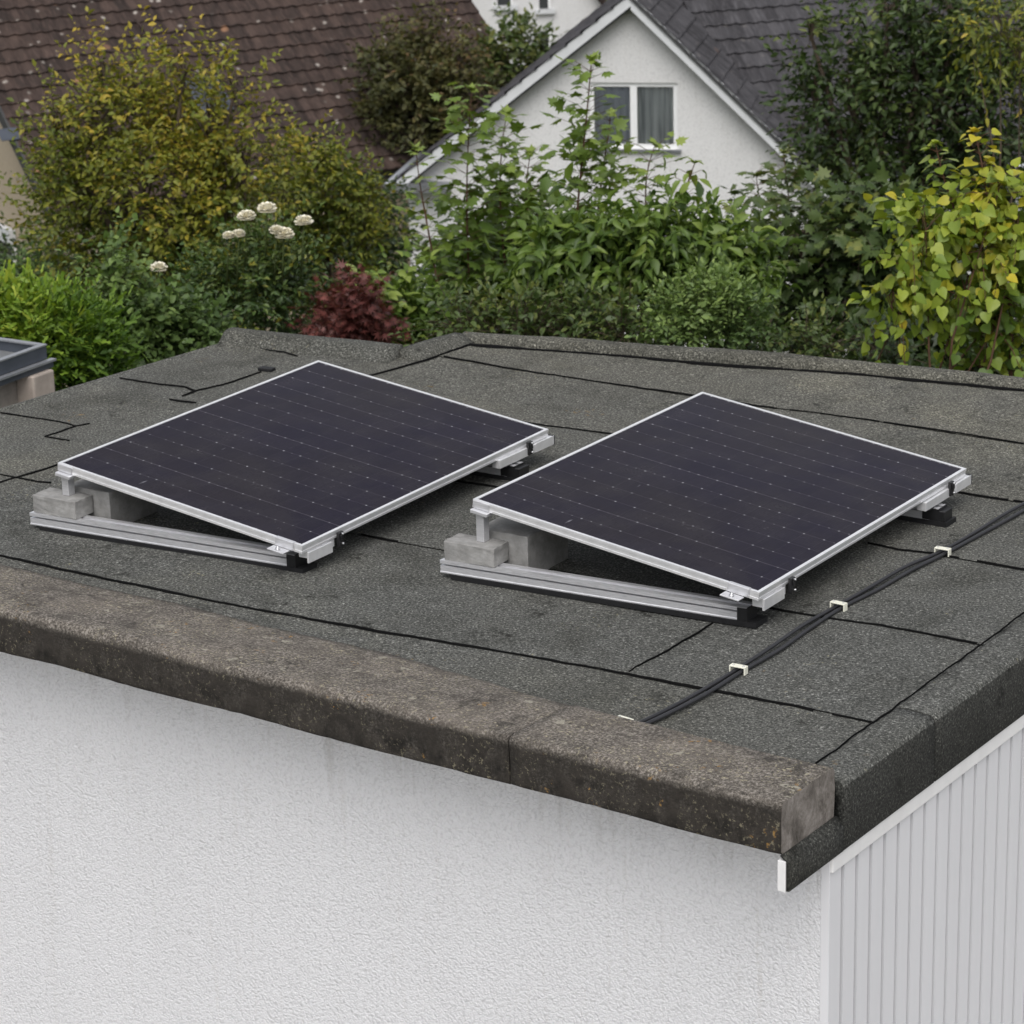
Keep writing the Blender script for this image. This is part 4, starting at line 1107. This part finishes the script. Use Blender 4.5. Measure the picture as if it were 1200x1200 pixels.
class Leaves:
    def __init__(s): s.P, s.D, s.N, s.S, s.T = [], [], [], [], []
    def add(s, P, D, N, S, T):
        P = np.atleast_2d(P); k = len(P)
        s.P.append(P); s.D.append(np.broadcast_to(D, (k, 3))); s.N.append(np.broadcast_to(N, (k, 3)))
        s.S.append(np.broadcast_to(S, (k,))); s.T.append(np.broadcast_to(T, (k,)))
    def build(s, name, kind, mat, parent):
        V, Fc = LEAF[kind]
        P, D, N, S, T = (np.concatenate(q) for q in (s.P, s.D, s.N, s.S, s.T))
        D = norm(D); X = norm(np.cross(D, N)); N = np.cross(X, D)
        k, m = len(P), len(V)
        curl = rng.uniform(0.4, 1.6, k)[:, None, None]
        W = rng.uniform(0.82, 1.15, k)[:, None, None]
        co = P[:, None, :] + S[:, None, None] * (V[None, :, 0:1] * W * X[:, None, :] + V[None, :, 1:2] * D[:, None, :] + V[None, :, 2:3] * curl * N[:, None, :])
        me = bpy.data.meshes.new(name)
        lt = [len(f) for f in Fc]; li = np.concatenate([np.array(f) for f in Fc])
        nl, nf = len(li), len(Fc)
        me.vertices.add(k * m); me.vertices.foreach_set('co', co.astype(np.float32).ravel())
        me.loops.add(k * nl); me.loops.foreach_set('vertex_index', (li[None, :] + (np.arange(k) * m)[:, None]).astype(np.int32).ravel())
        st = np.concatenate([[0], np.cumsum(lt)[:-1]])
        me.polygons.add(k * nf)
        me.polygons.foreach_set('loop_start', (st[None, :] + (np.arange(k) * nl)[:, None]).astype(np.int32).ravel())
        me.polygons.foreach_set('loop_total', np.tile(lt, k).astype(np.int32))
        me.update(calc_edges=True); me.validate()
        a = me.attributes.new('tint', 'FLOAT', 'FACE'); a.data.foreach_set('value', np.repeat(np.clip(T, 0, 1), nf).astype(np.float32))
        me.materials.append(mat)
        o = bpy.data.objects.new(name, me); col.objects.link(o); o.parent = parent
        return o

def spray(L, W, base, dirs, tl, nl, size, tint, droop=0.3, flat=0.6, twig_r=0.004, tint_sd=0.10, both=True):
    """a twig from every base point, leaves along it on both sides"""
    for b, d, t0 in zip(base, dirs, tint):
        d = d / (np.linalg.norm(d) + 1e-9)
        ln = tl * rng.uniform(0.6, 1.3)
        n = max(3, int(nl * ln / tl))
        side = np.cross(d, [0, 0, 1.0]); side = side / (np.linalg.norm(side) + 1e-9)
        rot = rng.uniform(-0.9, 0.9)
        up = np.cross(side, d); side = side * math.cos(rot) + up * math.sin(rot)
        tt = np.linspace(0.12, 1.0, n)
        sag = -droop * ln * 0.5 * tt ** 2
        p = b + d * ln * tt[:, None] + np.array([0, 0, 1.0]) * sag[:, None]
        sg = np.where(np.arange(n) % 2 == 0, 1, -1)[:, None]
        ld = side * sg * rng.uniform(0.6, 1.2, (n, 1)) + d * rng.uniform(0.3, 0.9, (n, 1)) + rng.normal(0, 0.28, (n, 3)) + np.array([0, 0, -droop])
        ld[-1] = d + np.array([0, 0, -droop * .5])
        nn = np.array([0, 0, flat]) + rng.normal(0, 0.38, (n, 3)) + d * 0.25
        L.add(p, ld, nn, size * rng.uniform(0.5, 1.25, n), t0 + rng.normal(0, tint_sd, n))
        if W is not None:
            W.tube([b, b + d * ln * .5 + np.array([0, 0, -droop * ln * .125]), p[-1]], [twig_r, twig_r * .75, twig_r * .4], 3, False)

def plant(name, label, cat, lobes, D, leaf, size, mat, twigs, tl=0.4, nl=9, droop=0.3, stem=BARK, trunk_r=0.06, group=None, shell=0.5, up=0.5, depth=0.85, tint_top=0.25, tint0=0.35, stemname='trunk', base_u=None, limb=True, hole=0.0, flat=0.6, crown='crown', tint_sd=0.16, twig_draw=0.5, limb_k=12):
    """lobes: (u, v, ru, rv[, dD]) read in the photograph at distance D, each an ellipsoid with a depth of its own"""
    cen, rad = [], []
    for q in lobes:
        u, v, ru, rv = q[:4]; d = D + (q[4] if len(q) > 4 else 0)
        c = at(u, v, d); s = d / F_PX / 0.97
        
        sh = lambda q: max(q * s - tl * 0.42, q * s * 0.45)
        cen.append(np.array(c)); rad.append(np.array([sh(ru), sh(max(ru, 0.6 * rv)) * depth, sh(rv)]))
    A = np.array([RH, FH, Zv])
    bu = base_u if base_u is not None else lobes[0][0]
    b = at(bu, 300, D); bz = ground_z(b.x, b.y) - 0.05
    T = thing(name, label, cat, (b.x, b.y, bz), 0, group)
    O = np.array([b.x, b.y, bz])
    L = Leaves(); W = MB()
    vol = np.array([r[0] * r[1] * r[2] for r in rad]) ** 0.75; pr = vol / vol.sum()
    zmin = min(c[2] - r[2] for c, r in zip(cen, rad)); zmax = max(c[2] + r[2] for c, r in zip(cen, rad))
    # trunk and limbs
    zc = np.mean([c[2] for c in cen])
    fork = O + (np.mean(cen, 0) - O) * 0.45; fork[2] = min(O[2] + (zc - O[2]) * 0.5, fork[2])
    o0 = O - O
    mid = (fork - O) * 0.5 + np.append(rng.normal(0, 0.05, 2), 0)
    if limb:
        W.tube([o0, mid, fork - O], [trunk_r, trunk_r * .85, trunk_r * .7], 8)
        for c, r in zip(cen, rad):
            m1 = fork + (c - fork) * 0.5 + np.append(rng.normal(0, 0.12, 2), 0.1)
            top = c + np.array([0, 0, r[2] * 0.7])
            W.tube([fork - O, m1 - O, c - O, top - O], [trunk_r * .5, trunk_r * .32, trunk_r * .16, trunk_r * .05], 6, False)
            for k in range(limb_k):
                w_ = norm(rng.normal(0, 1, 3)); w_[2] = abs(w_[2]) * .8
                e = c + (A.T @ (w_ * r * 0.85)); st = c + np.array([0, 0, r[2] * rng.uniform(-.5, .4)])
                W.tube([st - O, (st + e) / 2 - O + np.array([0, 0, .08]), e - O], [trunk_r * .16, trunk_r * .1, trunk_r * .03], 4, False)
    for i, (c, r) in enumerate(zip(cen, rad)):
        n = int(twigs * pr[i])
        w_ = norm(rng.normal(0, 1, (n, 3))); rr = rng.uniform(shell, 1, n) ** 0.6
        # uneven outline: radius modulated over the sphere
        mod = 1 + 0.14 * np.sin(5 * w_[:, 0] + 3 * w_[:, 2] + i) + 0.12 * np.sin(9 * w_[:, 2] - 4 * w_[:, 0] + 2 * i) + rng.normal(0, 0.06, n)
        local = w_ * rr[:, None] * mod[:, None]
        if hole:
            keep = np.sin(local[:, 0] * 5.1 + i) + np.sin(local[:, 2] * 6.3 + 2 * i) + np.sin(local[:, 1] * 4.7 + i * .7) > -1.5 + hole * 2
            local, w_, rr = local[keep], w_[keep], rr[keep]; n = len(local)
        P = c + (local * r) @ A
        out = (w_ / r) @ A; out = norm(out)
        d = out * 1.0 + np.array([0, 0, up]) + rng.normal(0, 0.4, (n, 3))
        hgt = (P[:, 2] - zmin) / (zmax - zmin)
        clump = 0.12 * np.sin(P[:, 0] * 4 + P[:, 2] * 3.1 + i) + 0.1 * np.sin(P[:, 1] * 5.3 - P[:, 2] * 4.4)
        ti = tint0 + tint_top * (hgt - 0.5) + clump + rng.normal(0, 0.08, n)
        k = rng.random(n) < twig_draw
        spray(L, W, P[k] - O, d[k], tl, nl, size, ti[k], droop, flat, 0.0035 + 0.0006 * tl, tint_sd)
        spray(L, None, P[~k] - O, d[~k], tl, nl, size, ti[~k], droop, flat, tint_sd=tint_sd)
    L.build(crown, leaf, mat, T)
    if W.v: W.build(stemname, stem, T, recalc=False)
    return T

def sapling(name, label, cat, path, D, leaf, size, mat, spread, group=None, stem=TWIG_RED, gap=0.085, droop=0.45, r0=0.014, tint0=0.4, start=0.1, side=1.0, tint_tip=0.3, stemname='trunk'):
    """one upright shoot through the given picture points, with whorls of stalked leaves"""
    pts = [np.array(at(u, v, D)) for u, v in path]
    base = pts[0].copy(); base[2] = ground_z(base[0], base[1]) - 0.05
    T = thing(name, label, cat, tuple(base), 0, group)
    O = base; P = [base - O] + [p - O for p in pts]
    L = Leaves(); W = MB()
    fine = np.array([list(p) for p in smooth([tuple(p) for p in P], 6)])
    W.tube([tuple(p) for p in fine], list(np.linspace(r0, r0 * .22, len(fine))), 6, False)
    seg = np.linalg.norm(np.diff(fine, axis=0), axis=1); cum = np.concatenate([[0], np.cumsum(seg)]); tot = cum[-1]
    l0 = np.linalg.norm(P[1] - P[0])
    s = l0 * 0.6 + (tot - l0) * start; k = 0
    while s < tot:
        p = np.array([np.interp(s, cum, fine[:, j]) for j in range(3)])
        f = (s - l0) / max(tot - l0, 1e-6)
        wdt = spread * (1.15 - 0.55 * max(f, 0) ** 2) * rng.uniform(0.7, 1.2)
        a0 = k * 1.57 + rng.uniform(-.5, .5)
        for q in range(4):
            a = a0 + q * math.pi / 2 + rng.uniform(-.35, .35)
            h = np.array([math.cos(a), math.sin(a), 0.45])
            h = h / np.linalg.norm(h)
            if side and wdt > size * 1.7 and rng.random() < 0.5 and f < 0.95:
                spray(L, W, [p], [h + np.array([0, 0, 0.25])], wdt, max(4, int(wdt / size * 2.6)), size * .85, [tint0 + tint_tip * f], droop, 0.7, 0.003)
            else:
                e = p + h * wdt * rng.uniform(0.3, 0.7)
                W.tube([tuple(p), tuple(e)], [0.0025, 0.0018], 3, False)
                L.add(e, h * 1.0 + np.array([0, 0, -droop]) + rng.normal(0, .15, 3), np.array([0, 0, 1.0]) + rng.normal(0, .25, 3) + h * .3, size * rng.uniform(.75, 1.25) * (1 - .35 * max(f, 0) ** 3), tint0 + tint_tip * f + rng.normal(0, .1))
        s += gap * rng.uniform(.75, 1.25); k += 1
    tip = fine[-1]
    for q in range(6):
        a = q * 1.05; h = np.array([math.cos(a), math.sin(a), rng.uniform(-0.5, 1.3)])
        L.add(tip, h, np.array([0, 0, 1.0]) - h * .3 + rng.normal(0, .2, 3), size * rng.uniform(.45, .75), tint0 + tint_tip + .15)
    L.build('leaves', leaf, mat, T); W.build(stemname, stem, T, recalc=False)
    return T
def stops(*c): return [(i / (len(c) - 1), q) for i, q in enumerate(c)]
G_OLIVE = mat_leaf('leaf_olive', stops((.055, .085, .014), (.125, .150, .020), (.235, .235, .028), (.44, .32, .042)), 0.5)
G_MID = mat_leaf('leaf_green', stops((0.036, 0.067, 0.015), (0.079, 0.133, 0.024), (0.145, 0.212, 0.036), (0.258, 0.319, 0.068)), 0.45)
G_DARK = mat_leaf('leaf_dark_green', stops((0.024, 0.041, 0.015), (0.051, 0.083, 0.024), (0.090, 0.128, 0.036), (0.194, 0.209, 0.053)), 0.45)
G_HEDGE = mat_leaf('leaf_hedge', stops((0.039, 0.085, 0.010), (0.111, 0.195, 0.019), (0.208, 0.312, 0.034), (0.351, 0.403, 0.046)), 0.55)
G_LIME = mat_leaf('leaf_lime', stops((0.073, 0.128, 0.016), (0.165, 0.232, 0.027), (0.293, 0.342, 0.039), (0.537, 0.427, 0.037)), 0.45)
G_RED = mat_leaf('leaf_red', stops((.07, .020, .018), (.14, .042, .036), (.24, .08, .065)), 0.5)
G_BROWN = mat_leaf('leaf_brown_green', stops((0.039, 0.047, 0.017), (0.075, 0.078, 0.026), (0.117, 0.111, 0.036), (0.169, 0.104, 0.046)), 0.55)
G_ROSE = mat_leaf('leaf_rose', stops((0.029, 0.058, 0.018), (0.065, 0.111, 0.031), (0.117, 0.163, 0.039), (0.312, 0.273, 0.039)), 0.4)
G_PALE = mat_leaf('leaf_pale', stops((0.058, 0.098, 0.029), (0.117, 0.182, 0.052), (0.195, 0.273, 0.078), (0.260, 0.338, 0.091)), 0.5)

SHR = 'garden shrubs beyond the garage'
TRE = 'garden trees beyond the garage'
SAP = 'sycamore saplings before the white house'
plant('hornbeam_tree', 'broad olive green tree with yellowing tips in front of the brown roof', 'tree',
      [(170, 235, 130, 130), (245, 150, 60, 65), (115, 150, 65, 65), (215, 82, 42, 62), (285, 205, 62, 85), (275, 110, 34, 50), (120, 90, 34, 48), (98, 225, 55, 70), (155, 325, 100, 80), (235, 310, 85, 75), (165, 110, 45, 55), (65, 150, 34, 44)],
      26, 'small', 0.072, G_OLIVE, 3300, 0.42, 10, 0.25, BARK, 0.10, TRE, 0.35, 0.5, 0.8, 0.5, 0.50, hole=0.25)
plant('hornbeam_tree', 'smaller olive green tree right of the broad yellowing one', 'tree',
      [(380, 230, 62, 55), (425, 255, 38, 45), (350, 180, 35, 35), (385, 300, 60, 60), (330, 250, 40, 60)],
      28, 'small', 0.075, G_OLIVE, 900, 0.42, 10, 0.3, BARK, 0.07, TRE, 0.35, 0.4, 0.8, 0.45, 0.38, hole=0.2)
plant('evergreen_bush', 'dark brownish green bush between the brown roof and the white gable', 'bush',
      [(490, 110, 62, 75), (450, 170, 45, 60), (530, 140, 50, 70), (505, 50, 40, 34), (540, 80, 34, 40), (430, 215, 45, 45), (465, 90, 44, 44)],
      49, 'small', 0.12, G_BROWN, 1500, 0.6, 9, 0.3, BARK, 0.12, SHR, 0.3, 0.5, 0.8, 0.3, 0.4, hole=0.1)
plant('laurel_bush', 'glossy green bush rising before the distant white house wall', 'bush',
      [(610, 70, 38, 38), (575, 100, 35, 45), (635, 62, 18, 24), (590, 50, 18, 22)],
      51, 'ovate', 0.15, G_DARK, 330, 0.6, 8, 0.2, BARK, 0.08, SHR, 0.3, 0.8, 0.8, 0.3, 0.5, hole=0.3)
plant('dark_shrub', 'deep green shrub in the shade left of the white house corner', 'shrub',
      [(435, 270, 38, 70), (445, 340, 45, 50), (400, 310, 40, 60)], 36, 'small', 0.10, G_DARK, 700, 0.5, 9, 0.3, BARK, 0.08, SHR, 0.2, 0.4, 0.9, 0.2, 0.25)
plant('hedge', 'long dark hedge behind the rose bush and red maple', 'hedge',
      [(330, 350, 90, 70), (230, 350, 90, 70), (60, 350, 90, 70), (440, 370, 60, 50)], 31, 'small', 0.09, G_DARK, 1600, 0.45, 9, 0.3, BARK, 0.08, None, 0.2, 0.4, 0.8, 0.2, 0.2, twig_draw=0.2)
plant('shrub', 'grey green shrub in front of the tan house window', 'shrub',
      [(12, 342, 26, 22), (48, 348, 33, 38)], 30, 'small', 0.07, G_PALE, 320, 0.35, 8, 0.3, BARK, 0.04, SHR, 0.3, 0.6, 0.9, 0.2, 0.25, hole=0.2)
# rose bush with its blooms
rose = plant('rose_bush', 'tall rose bush with cream white blooms behind the roof corner', 'rose bush',
             [(300, 335, 62, 58), (330, 295, 38, 36), (262, 350, 42, 42), (290, 288, 26, 26), (345, 350, 30, 45), (225, 345, 32, 38)], 18.5, 'small', 0.052, G_ROSE, 720, 0.30, 8, 0.3, TWIG_GREEN, 0.025, None, 0.3, 0.7, 0.9, 0.25, 0.35, hole=0.25, stemname='stems', crown='foliage')
def mat_petal():
    t = NT('cream_petal'); n = t.noise(t.coord(), 30, 2)
    t.set(t.mix(t.step(n, .3, .7), (0.84, 0.78, 0.60), (0.88, 0.85, 0.74)), 0.6, 0, None, 0.2); return t.m
PETAL = mat_petal()
def rose_bloom(u, v, r, tilt, k):
    rr = random.Random(k); c = at(u, v, 18.2) - rose.location; mb = MB()
    for ring, (rad, n, op, ln) in enumerate(((0.15, 4, 0.1, 1.1), (0.4, 6, 0.35, 1.15), (0.75, 8, 0.75, 1.1), (0.95, 9, 1.2, 1.0), (0.9, 8, 1.7, .8))):
        for i in range(n):
            a = 2 * math.pi * i / n + ring * .5 + rr.uniform(-.2, .2); o = op + rr.uniform(-.15, .15)
            ca, sa = math.cos(a), math.sin(a); out = Vector((ca, sa, 0)); sd_ = Vector((-sa, ca, 0))
            d = out * math.sin(o) + Zv * math.cos(o); b = c + out * (rad * r * .25)
            l = r * ln; wd = r * (.28 + .16 * ring)
            tipd = d * .8 + out * .4
            vs_ = [b, b + d * l * .5 + sd_ * wd, b + d * l * .9 + sd_ * wd * .7 + out * l * .1, b + tipd * l * .95 - Zv * l * .05, b + d * l * .9 - sd_ * wd * .7 + out * l * .1, b + d * l * .5 - sd_ * wd, b + d * l * .55 - out * l * .08]
            mb.add(vs_, [(0, 1, 2, 6), (6, 2, 3), (6, 3, 4), (0, 6, 4, 5)], True)
    o = mb.build('bloom', PETAL, rose, recalc=False)
    s = MB(); s.tube([c, c - Vector((0.01, 0.01, 0.14)), c - Vector((0.04, 0.0, 0.34))], [0.005, 0.005, 0.006], 5); s.build('stalk', TWIG_GREEN, o)
for k, (u, v, r) in enumerate(((289, 255, .05), (313, 246, .052), (356, 261, .05), (333, 276, .054), (324, 271, .04), (268, 277, .034), (280, 275, .036), (186, 315, .046))): rose_bloom(u, v, r, 0, k)

plant('clipped_hedge', 'bright green clipped hedge behind the anthracite annexe roof', 'hedge',
      [(40, 392, 62, 44), (-15, 385, 60, 44), (98, 405, 42, 52), (60, 440, 60, 40), (115, 440, 40, 40)], 16.6, 'needle', 0.07, G_HEDGE, 1700, 0.22, 9, 0.05, TWIG_GREEN, 0.03, None, 0.4, 1.0, 0.9, 0.30, 0.38, stemname='stems', twig_draw=0.25)
plant('currant_shrub', 'fresh green shrub between the clipped hedge and the rose bush', 'shrub',
      [(165, 400, 48, 50), (205, 425, 38, 34), (140, 350, 30, 38), (128, 310, 14, 26), (190, 370, 30, 30), (235, 400, 35, 30)], 17.5, 'heart', 0.046, G_PALE, 800, 0.28, 8, 0.2, TWIG_GREEN, 0.02, SHR, 0.3, 0.8, 0.9, 0.25, 0.32, hole=0.2, stemname='stems')
plant('red_maple', 'low dark red leaved maple behind the roof upstand', 'shrub',
      [(406, 372, 29, 26), (424, 354, 18, 18), (388, 388, 18, 18), (430, 390, 18, 20)], 18.2, 'red', 0.08, G_RED, 330, 0.25, 8, 0.5, TWIG_RED, 0.025, None, 0.3, 0.2, 0.9, 0.3, 0.4)
plant('small_shrub', 'little green shrub with fine leaves beside the red maple', 'shrub',
      [(462, 350, 22, 32), (485, 392, 42, 26), (455, 395, 26, 24)], 19, 'ovate', 0.095, G_MID, 260, 0.3, 7, 0.35, TWIG_GREEN, 0.02, SHR, 0.3, 0.6, 0.9, 0.3, 0.45, hole=0.2)

# saplings in front of the white house
sapling('sycamore_sapling', 'tall slim sapling whose tip crosses the left roof edge of the white house', 'sapling', [(556, 400), (550, 330), (547, 240), (549, 160), (553, 104)], 21, 'maple', 0.14, G_MID, 0.34, SAP, gap=0.07)
sapling('sycamore_sapling', 'slim sapling just right of the one crossing the roof edge', 'sapling', [(606, 400), (592, 310), (586, 230), (588, 175), (594, 132)], 21.4, 'maple', 0.14, G_MID, 0.38, SAP, gap=0.07)
sapling('sycamore_sapling', 'shorter sapling standing before the eave of the white house', 'sapling', [(520, 400), (512, 330), (500, 260), (492, 215), (487, 172)], 20.6, 'maple', 0.115, G_MID, 0.22, SAP, gap=0.10, tint0=0.5)
sapling('sycamore_sapling', 'shorter sapling against the bare white wall left of the window', 'sapling', [(648, 400), (630, 330), (620, 260), (617, 215), (622, 178)], 21, 'maple', 0.13, G_MID, 0.36, SAP, gap=0.07)
sapling('sycamore_sapling', 'tallest reddish stemmed sapling covering the left edge of the window', 'sapling', [(666, 400), (671, 310), (679, 220), (688, 130), (693, 70)], 20, 'maple', 0.135, G_MID, 0.31, SAP, gap=0.07, r0=0.016)
sapling('sycamore_sapling', 'pale tipped sapling growing in front of the left window sash', 'sapling', [(694, 400), (696, 300), (704, 220), (711, 170), (716, 132)], 20.4, 'maple', 0.12, G_MID, 0.28, SAP, gap=0.07, tint0=0.5)
sapling('sycamore_sapling', 'sapling reaching up to the window sill from below', 'sapling', [(768, 400), (762, 320), (757, 250), (758, 205), (768, 168)], 19.5, 'maple', 0.125, G_MID, 0.31, SAP, gap=0.07, tint0=0.45)
sapling('cherry_sapling', 'thin shoot with hanging oval leaves right of the window', 'sapling', [(796, 400), (797, 310), (800, 250), (806, 215), (814, 192)], 18.5, 'droop', 0.13, G_MID, 0.27, SAP, gap=0.08, droop=1.0, tint0=0.4)
sapling('cherry_sapling', 'thin shoot with oval leaves below the right part of the gable wall', 'sapling', [(838, 400), (836, 330), (833, 280), (836, 255), (842, 240)], 18.5, 'droop', 0.12, G_MID, 0.27, SAP, gap=0.08, droop=0.9, tint0=0.42)
sapling('cherry_sapling', 'low shoot with oval leaves between the shrubs and the dark maple', 'sapling', [(866, 400), (866, 330), (866, 290), (870, 262)], 18.8, 'droop', 0.11, G_MID, 0.26, SAP, gap=0.08, droop=0.8, tint0=0.42)
sapling('sycamore_sapling', 'dark sapling standing at the right end of the white gable wall', 'sapling', [(905, 400), (900, 320), (892, 250), (886, 206)], 21.5, 'maple', 0.13, G_DARK, 0.34, SAP, gap=0.07, tint0=0.4)
sapling('sycamore_sapling', 'dark sapling touching the lower right barge board of the gable', 'sapling', [(945, 400), (935, 310), (924, 230), (918, 178)], 22, 'maple', 0.13, G_DARK, 0.34, SAP, gap=0.07, tint0=0.4)

plant('sycamore_thicket', 'dense thicket of sycamore shoots below the left saplings', 'thicket',
      [(565, 330, 62, 50), (522, 368, 40, 36), (625, 310, 48, 58), (600, 265, 30, 36), (600, 380, 70, 36), (520, 390, 50, 30)], 22, 'maple', 0.125, G_MID, 620, 0.40, 6, 0.45, TWIG_RED, 0.03, SHR, 0.2, 0.5, 0.8, 0.35, 0.22, hole=0.15, stemname='stems')
plant('cherry_shrub', 'bright green shrub with long drooping leaves below the window', 'shrub',
      [(690, 300, 62, 42), (645, 320, 40, 38), (735, 315, 50, 46), (700, 350, 70, 36), (655, 275, 22, 28)], 18, 'droop', 0.115, G_MID, 430, 0.36, 8, 0.75, TWIG_GREEN, 0.03, SHR, 0.3, 0.5, 0.8, 0.4, 0.45, hole=0.15, stemname='stems')
plant('cherry_shrub', 'green shrub with oval leaves right of the drooping one', 'shrub',
      [(815, 300, 48, 46), (855, 320, 44, 46), (780, 310, 40, 46), (760, 270, 24, 36)], 17.8, 'droop', 0.105, G_MID, 420, 0.36, 8, 0.6, TWIG_GREEN, 0.03, SHR, 0.3, 0.5, 0.8, 0.35, 0.34, hole=0.15, stemname='stems')
plant('privet_bush', 'rounded light green bush with tiny leaves close behind the roof', 'bush',
      [(832, 362, 44, 30), (800, 385, 40, 24), (870, 388, 36, 24)], 16.5, 'small', 0.045, G_PALE, 620, 0.22, 9, 0.1, TWIG_GREEN, 0.02, SHR, 0.2, 0.8, 0.9, 0.3, 0.30, hole=0.4, stemname='stems')
plant('low_bush', 'low dark bush just behind the peak of the roof', 'bush',
      [(600, 392, 60, 30), (670, 388, 50, 30), (540, 385, 40, 26), (730, 388, 46, 28), (800, 396, 46, 26), (875, 402, 46, 26), (950, 412, 46, 26), (1030, 420, 46, 26)], 17, 'ovate', 0.056, G_DARK, 1250, 0.30, 7, 0.35, BARK, 0.025, SHR, 0.2, 0.6, 0.9, 0.4, 0.42, hole=0.4)
plant('dark_maple', 'spreading dark green maple with lobed leaves behind the right roof edge', 'tree',
      [(940, 290, 55, 60), (975, 350, 70, 55), (1050, 330, 75, 70), (920, 370, 50, 40), (1010, 265, 60, 50), (1000, 410, 80, 34), (1100, 395, 80, 50), (1180, 405, 60, 46), (1060, 300, 60, 50)], 20, 'maple', 0.11, G_DARK, 1250, 0.38, 7, 0.45, BARK, 0.06, TRE, 0.25, 0.4, 0.8, 0.3, 0.36, hole=0.25)
plant('oak_tree', 'large dark green tree at the right in front of the grey tiled roof', 'tree',
      [(1000, 120, 62, 72), (1075, 90, 70, 75), (1150, 140, 75, 80), (1020, 215, 70, 62), (1100, 220, 70, 60), (955, 110, 34, 60), (1190, 60, 55, 60), (1040, 20, 55, 40), (950, 40, 24, 36), (1120, 20, 60, 40), (1180, 240, 60, 60), (975, 190, 40, 50)],
      28, 'small', 0.10, G_DARK, 2300, 0.5, 9, 0.3, BARK, 0.11, TRE, 0.3, 0.5, 0.8, 0.3, 0.36, hole=0.25)
plant('birch_tree', 'wispy yellowish foliage at the upper right before the dark tree', 'tree',
      [(1172, 30, 34, 34), (1195, 70, 26, 40), (1140, 45, 22, 26)], 23, 'narrow', 0.075, G_OLIVE, 130, 0.4, 8, 0.6, BARK, 0.025, TRE, 0.3, 0.2, 0.9, 0.3, 0.55, hole=0.2)
plant('lime_shrub', 'lime yellow shrub with broad heart shaped leaves at the right', 'shrub',
      [(1085, 268, 62, 24), (1150, 292, 50, 26), (1192, 275, 34, 50), (1045, 358, 44, 20), (1075, 318, 34, 22), (1130, 340, 44, 20), (1188, 345, 40, 34), (1165, 385, 40, 18), (1170, 225, 26, 34)], 14.8, 'heart', 0.070, G_LIME, 330, 0.26, 8, 0.9, TWIG_RED, 0.02, SHR, 0.1, 0.1, 0.9, 0.40, 0.38, hole=0.45, stemname='stems', limb_k=5)
sapling('lime_shoot', 'upright yellow leaved shoot above the lime shrub', 'sapling', [(1185, 400), (1172, 330), (1160, 250), (1150, 190), (1142, 155)], 14.9, 'heart', 0.085, G_LIME, 0.19, None, tint0=0.6, tint_tip=0.3, gap=0.05, droop=0.6)
sapling('lime_shoot', 'leaning lime leaved shoot left of the upright yellow one', 'sapling', [(1150, 400), (1140, 320), (1120, 250), (1105, 205), (1096, 168)], 15.1, 'heart', 0.085, G_LIME, 0.17, None, tint0=0.3, tint_tip=0.2, gap=0.05, droop=0.6)
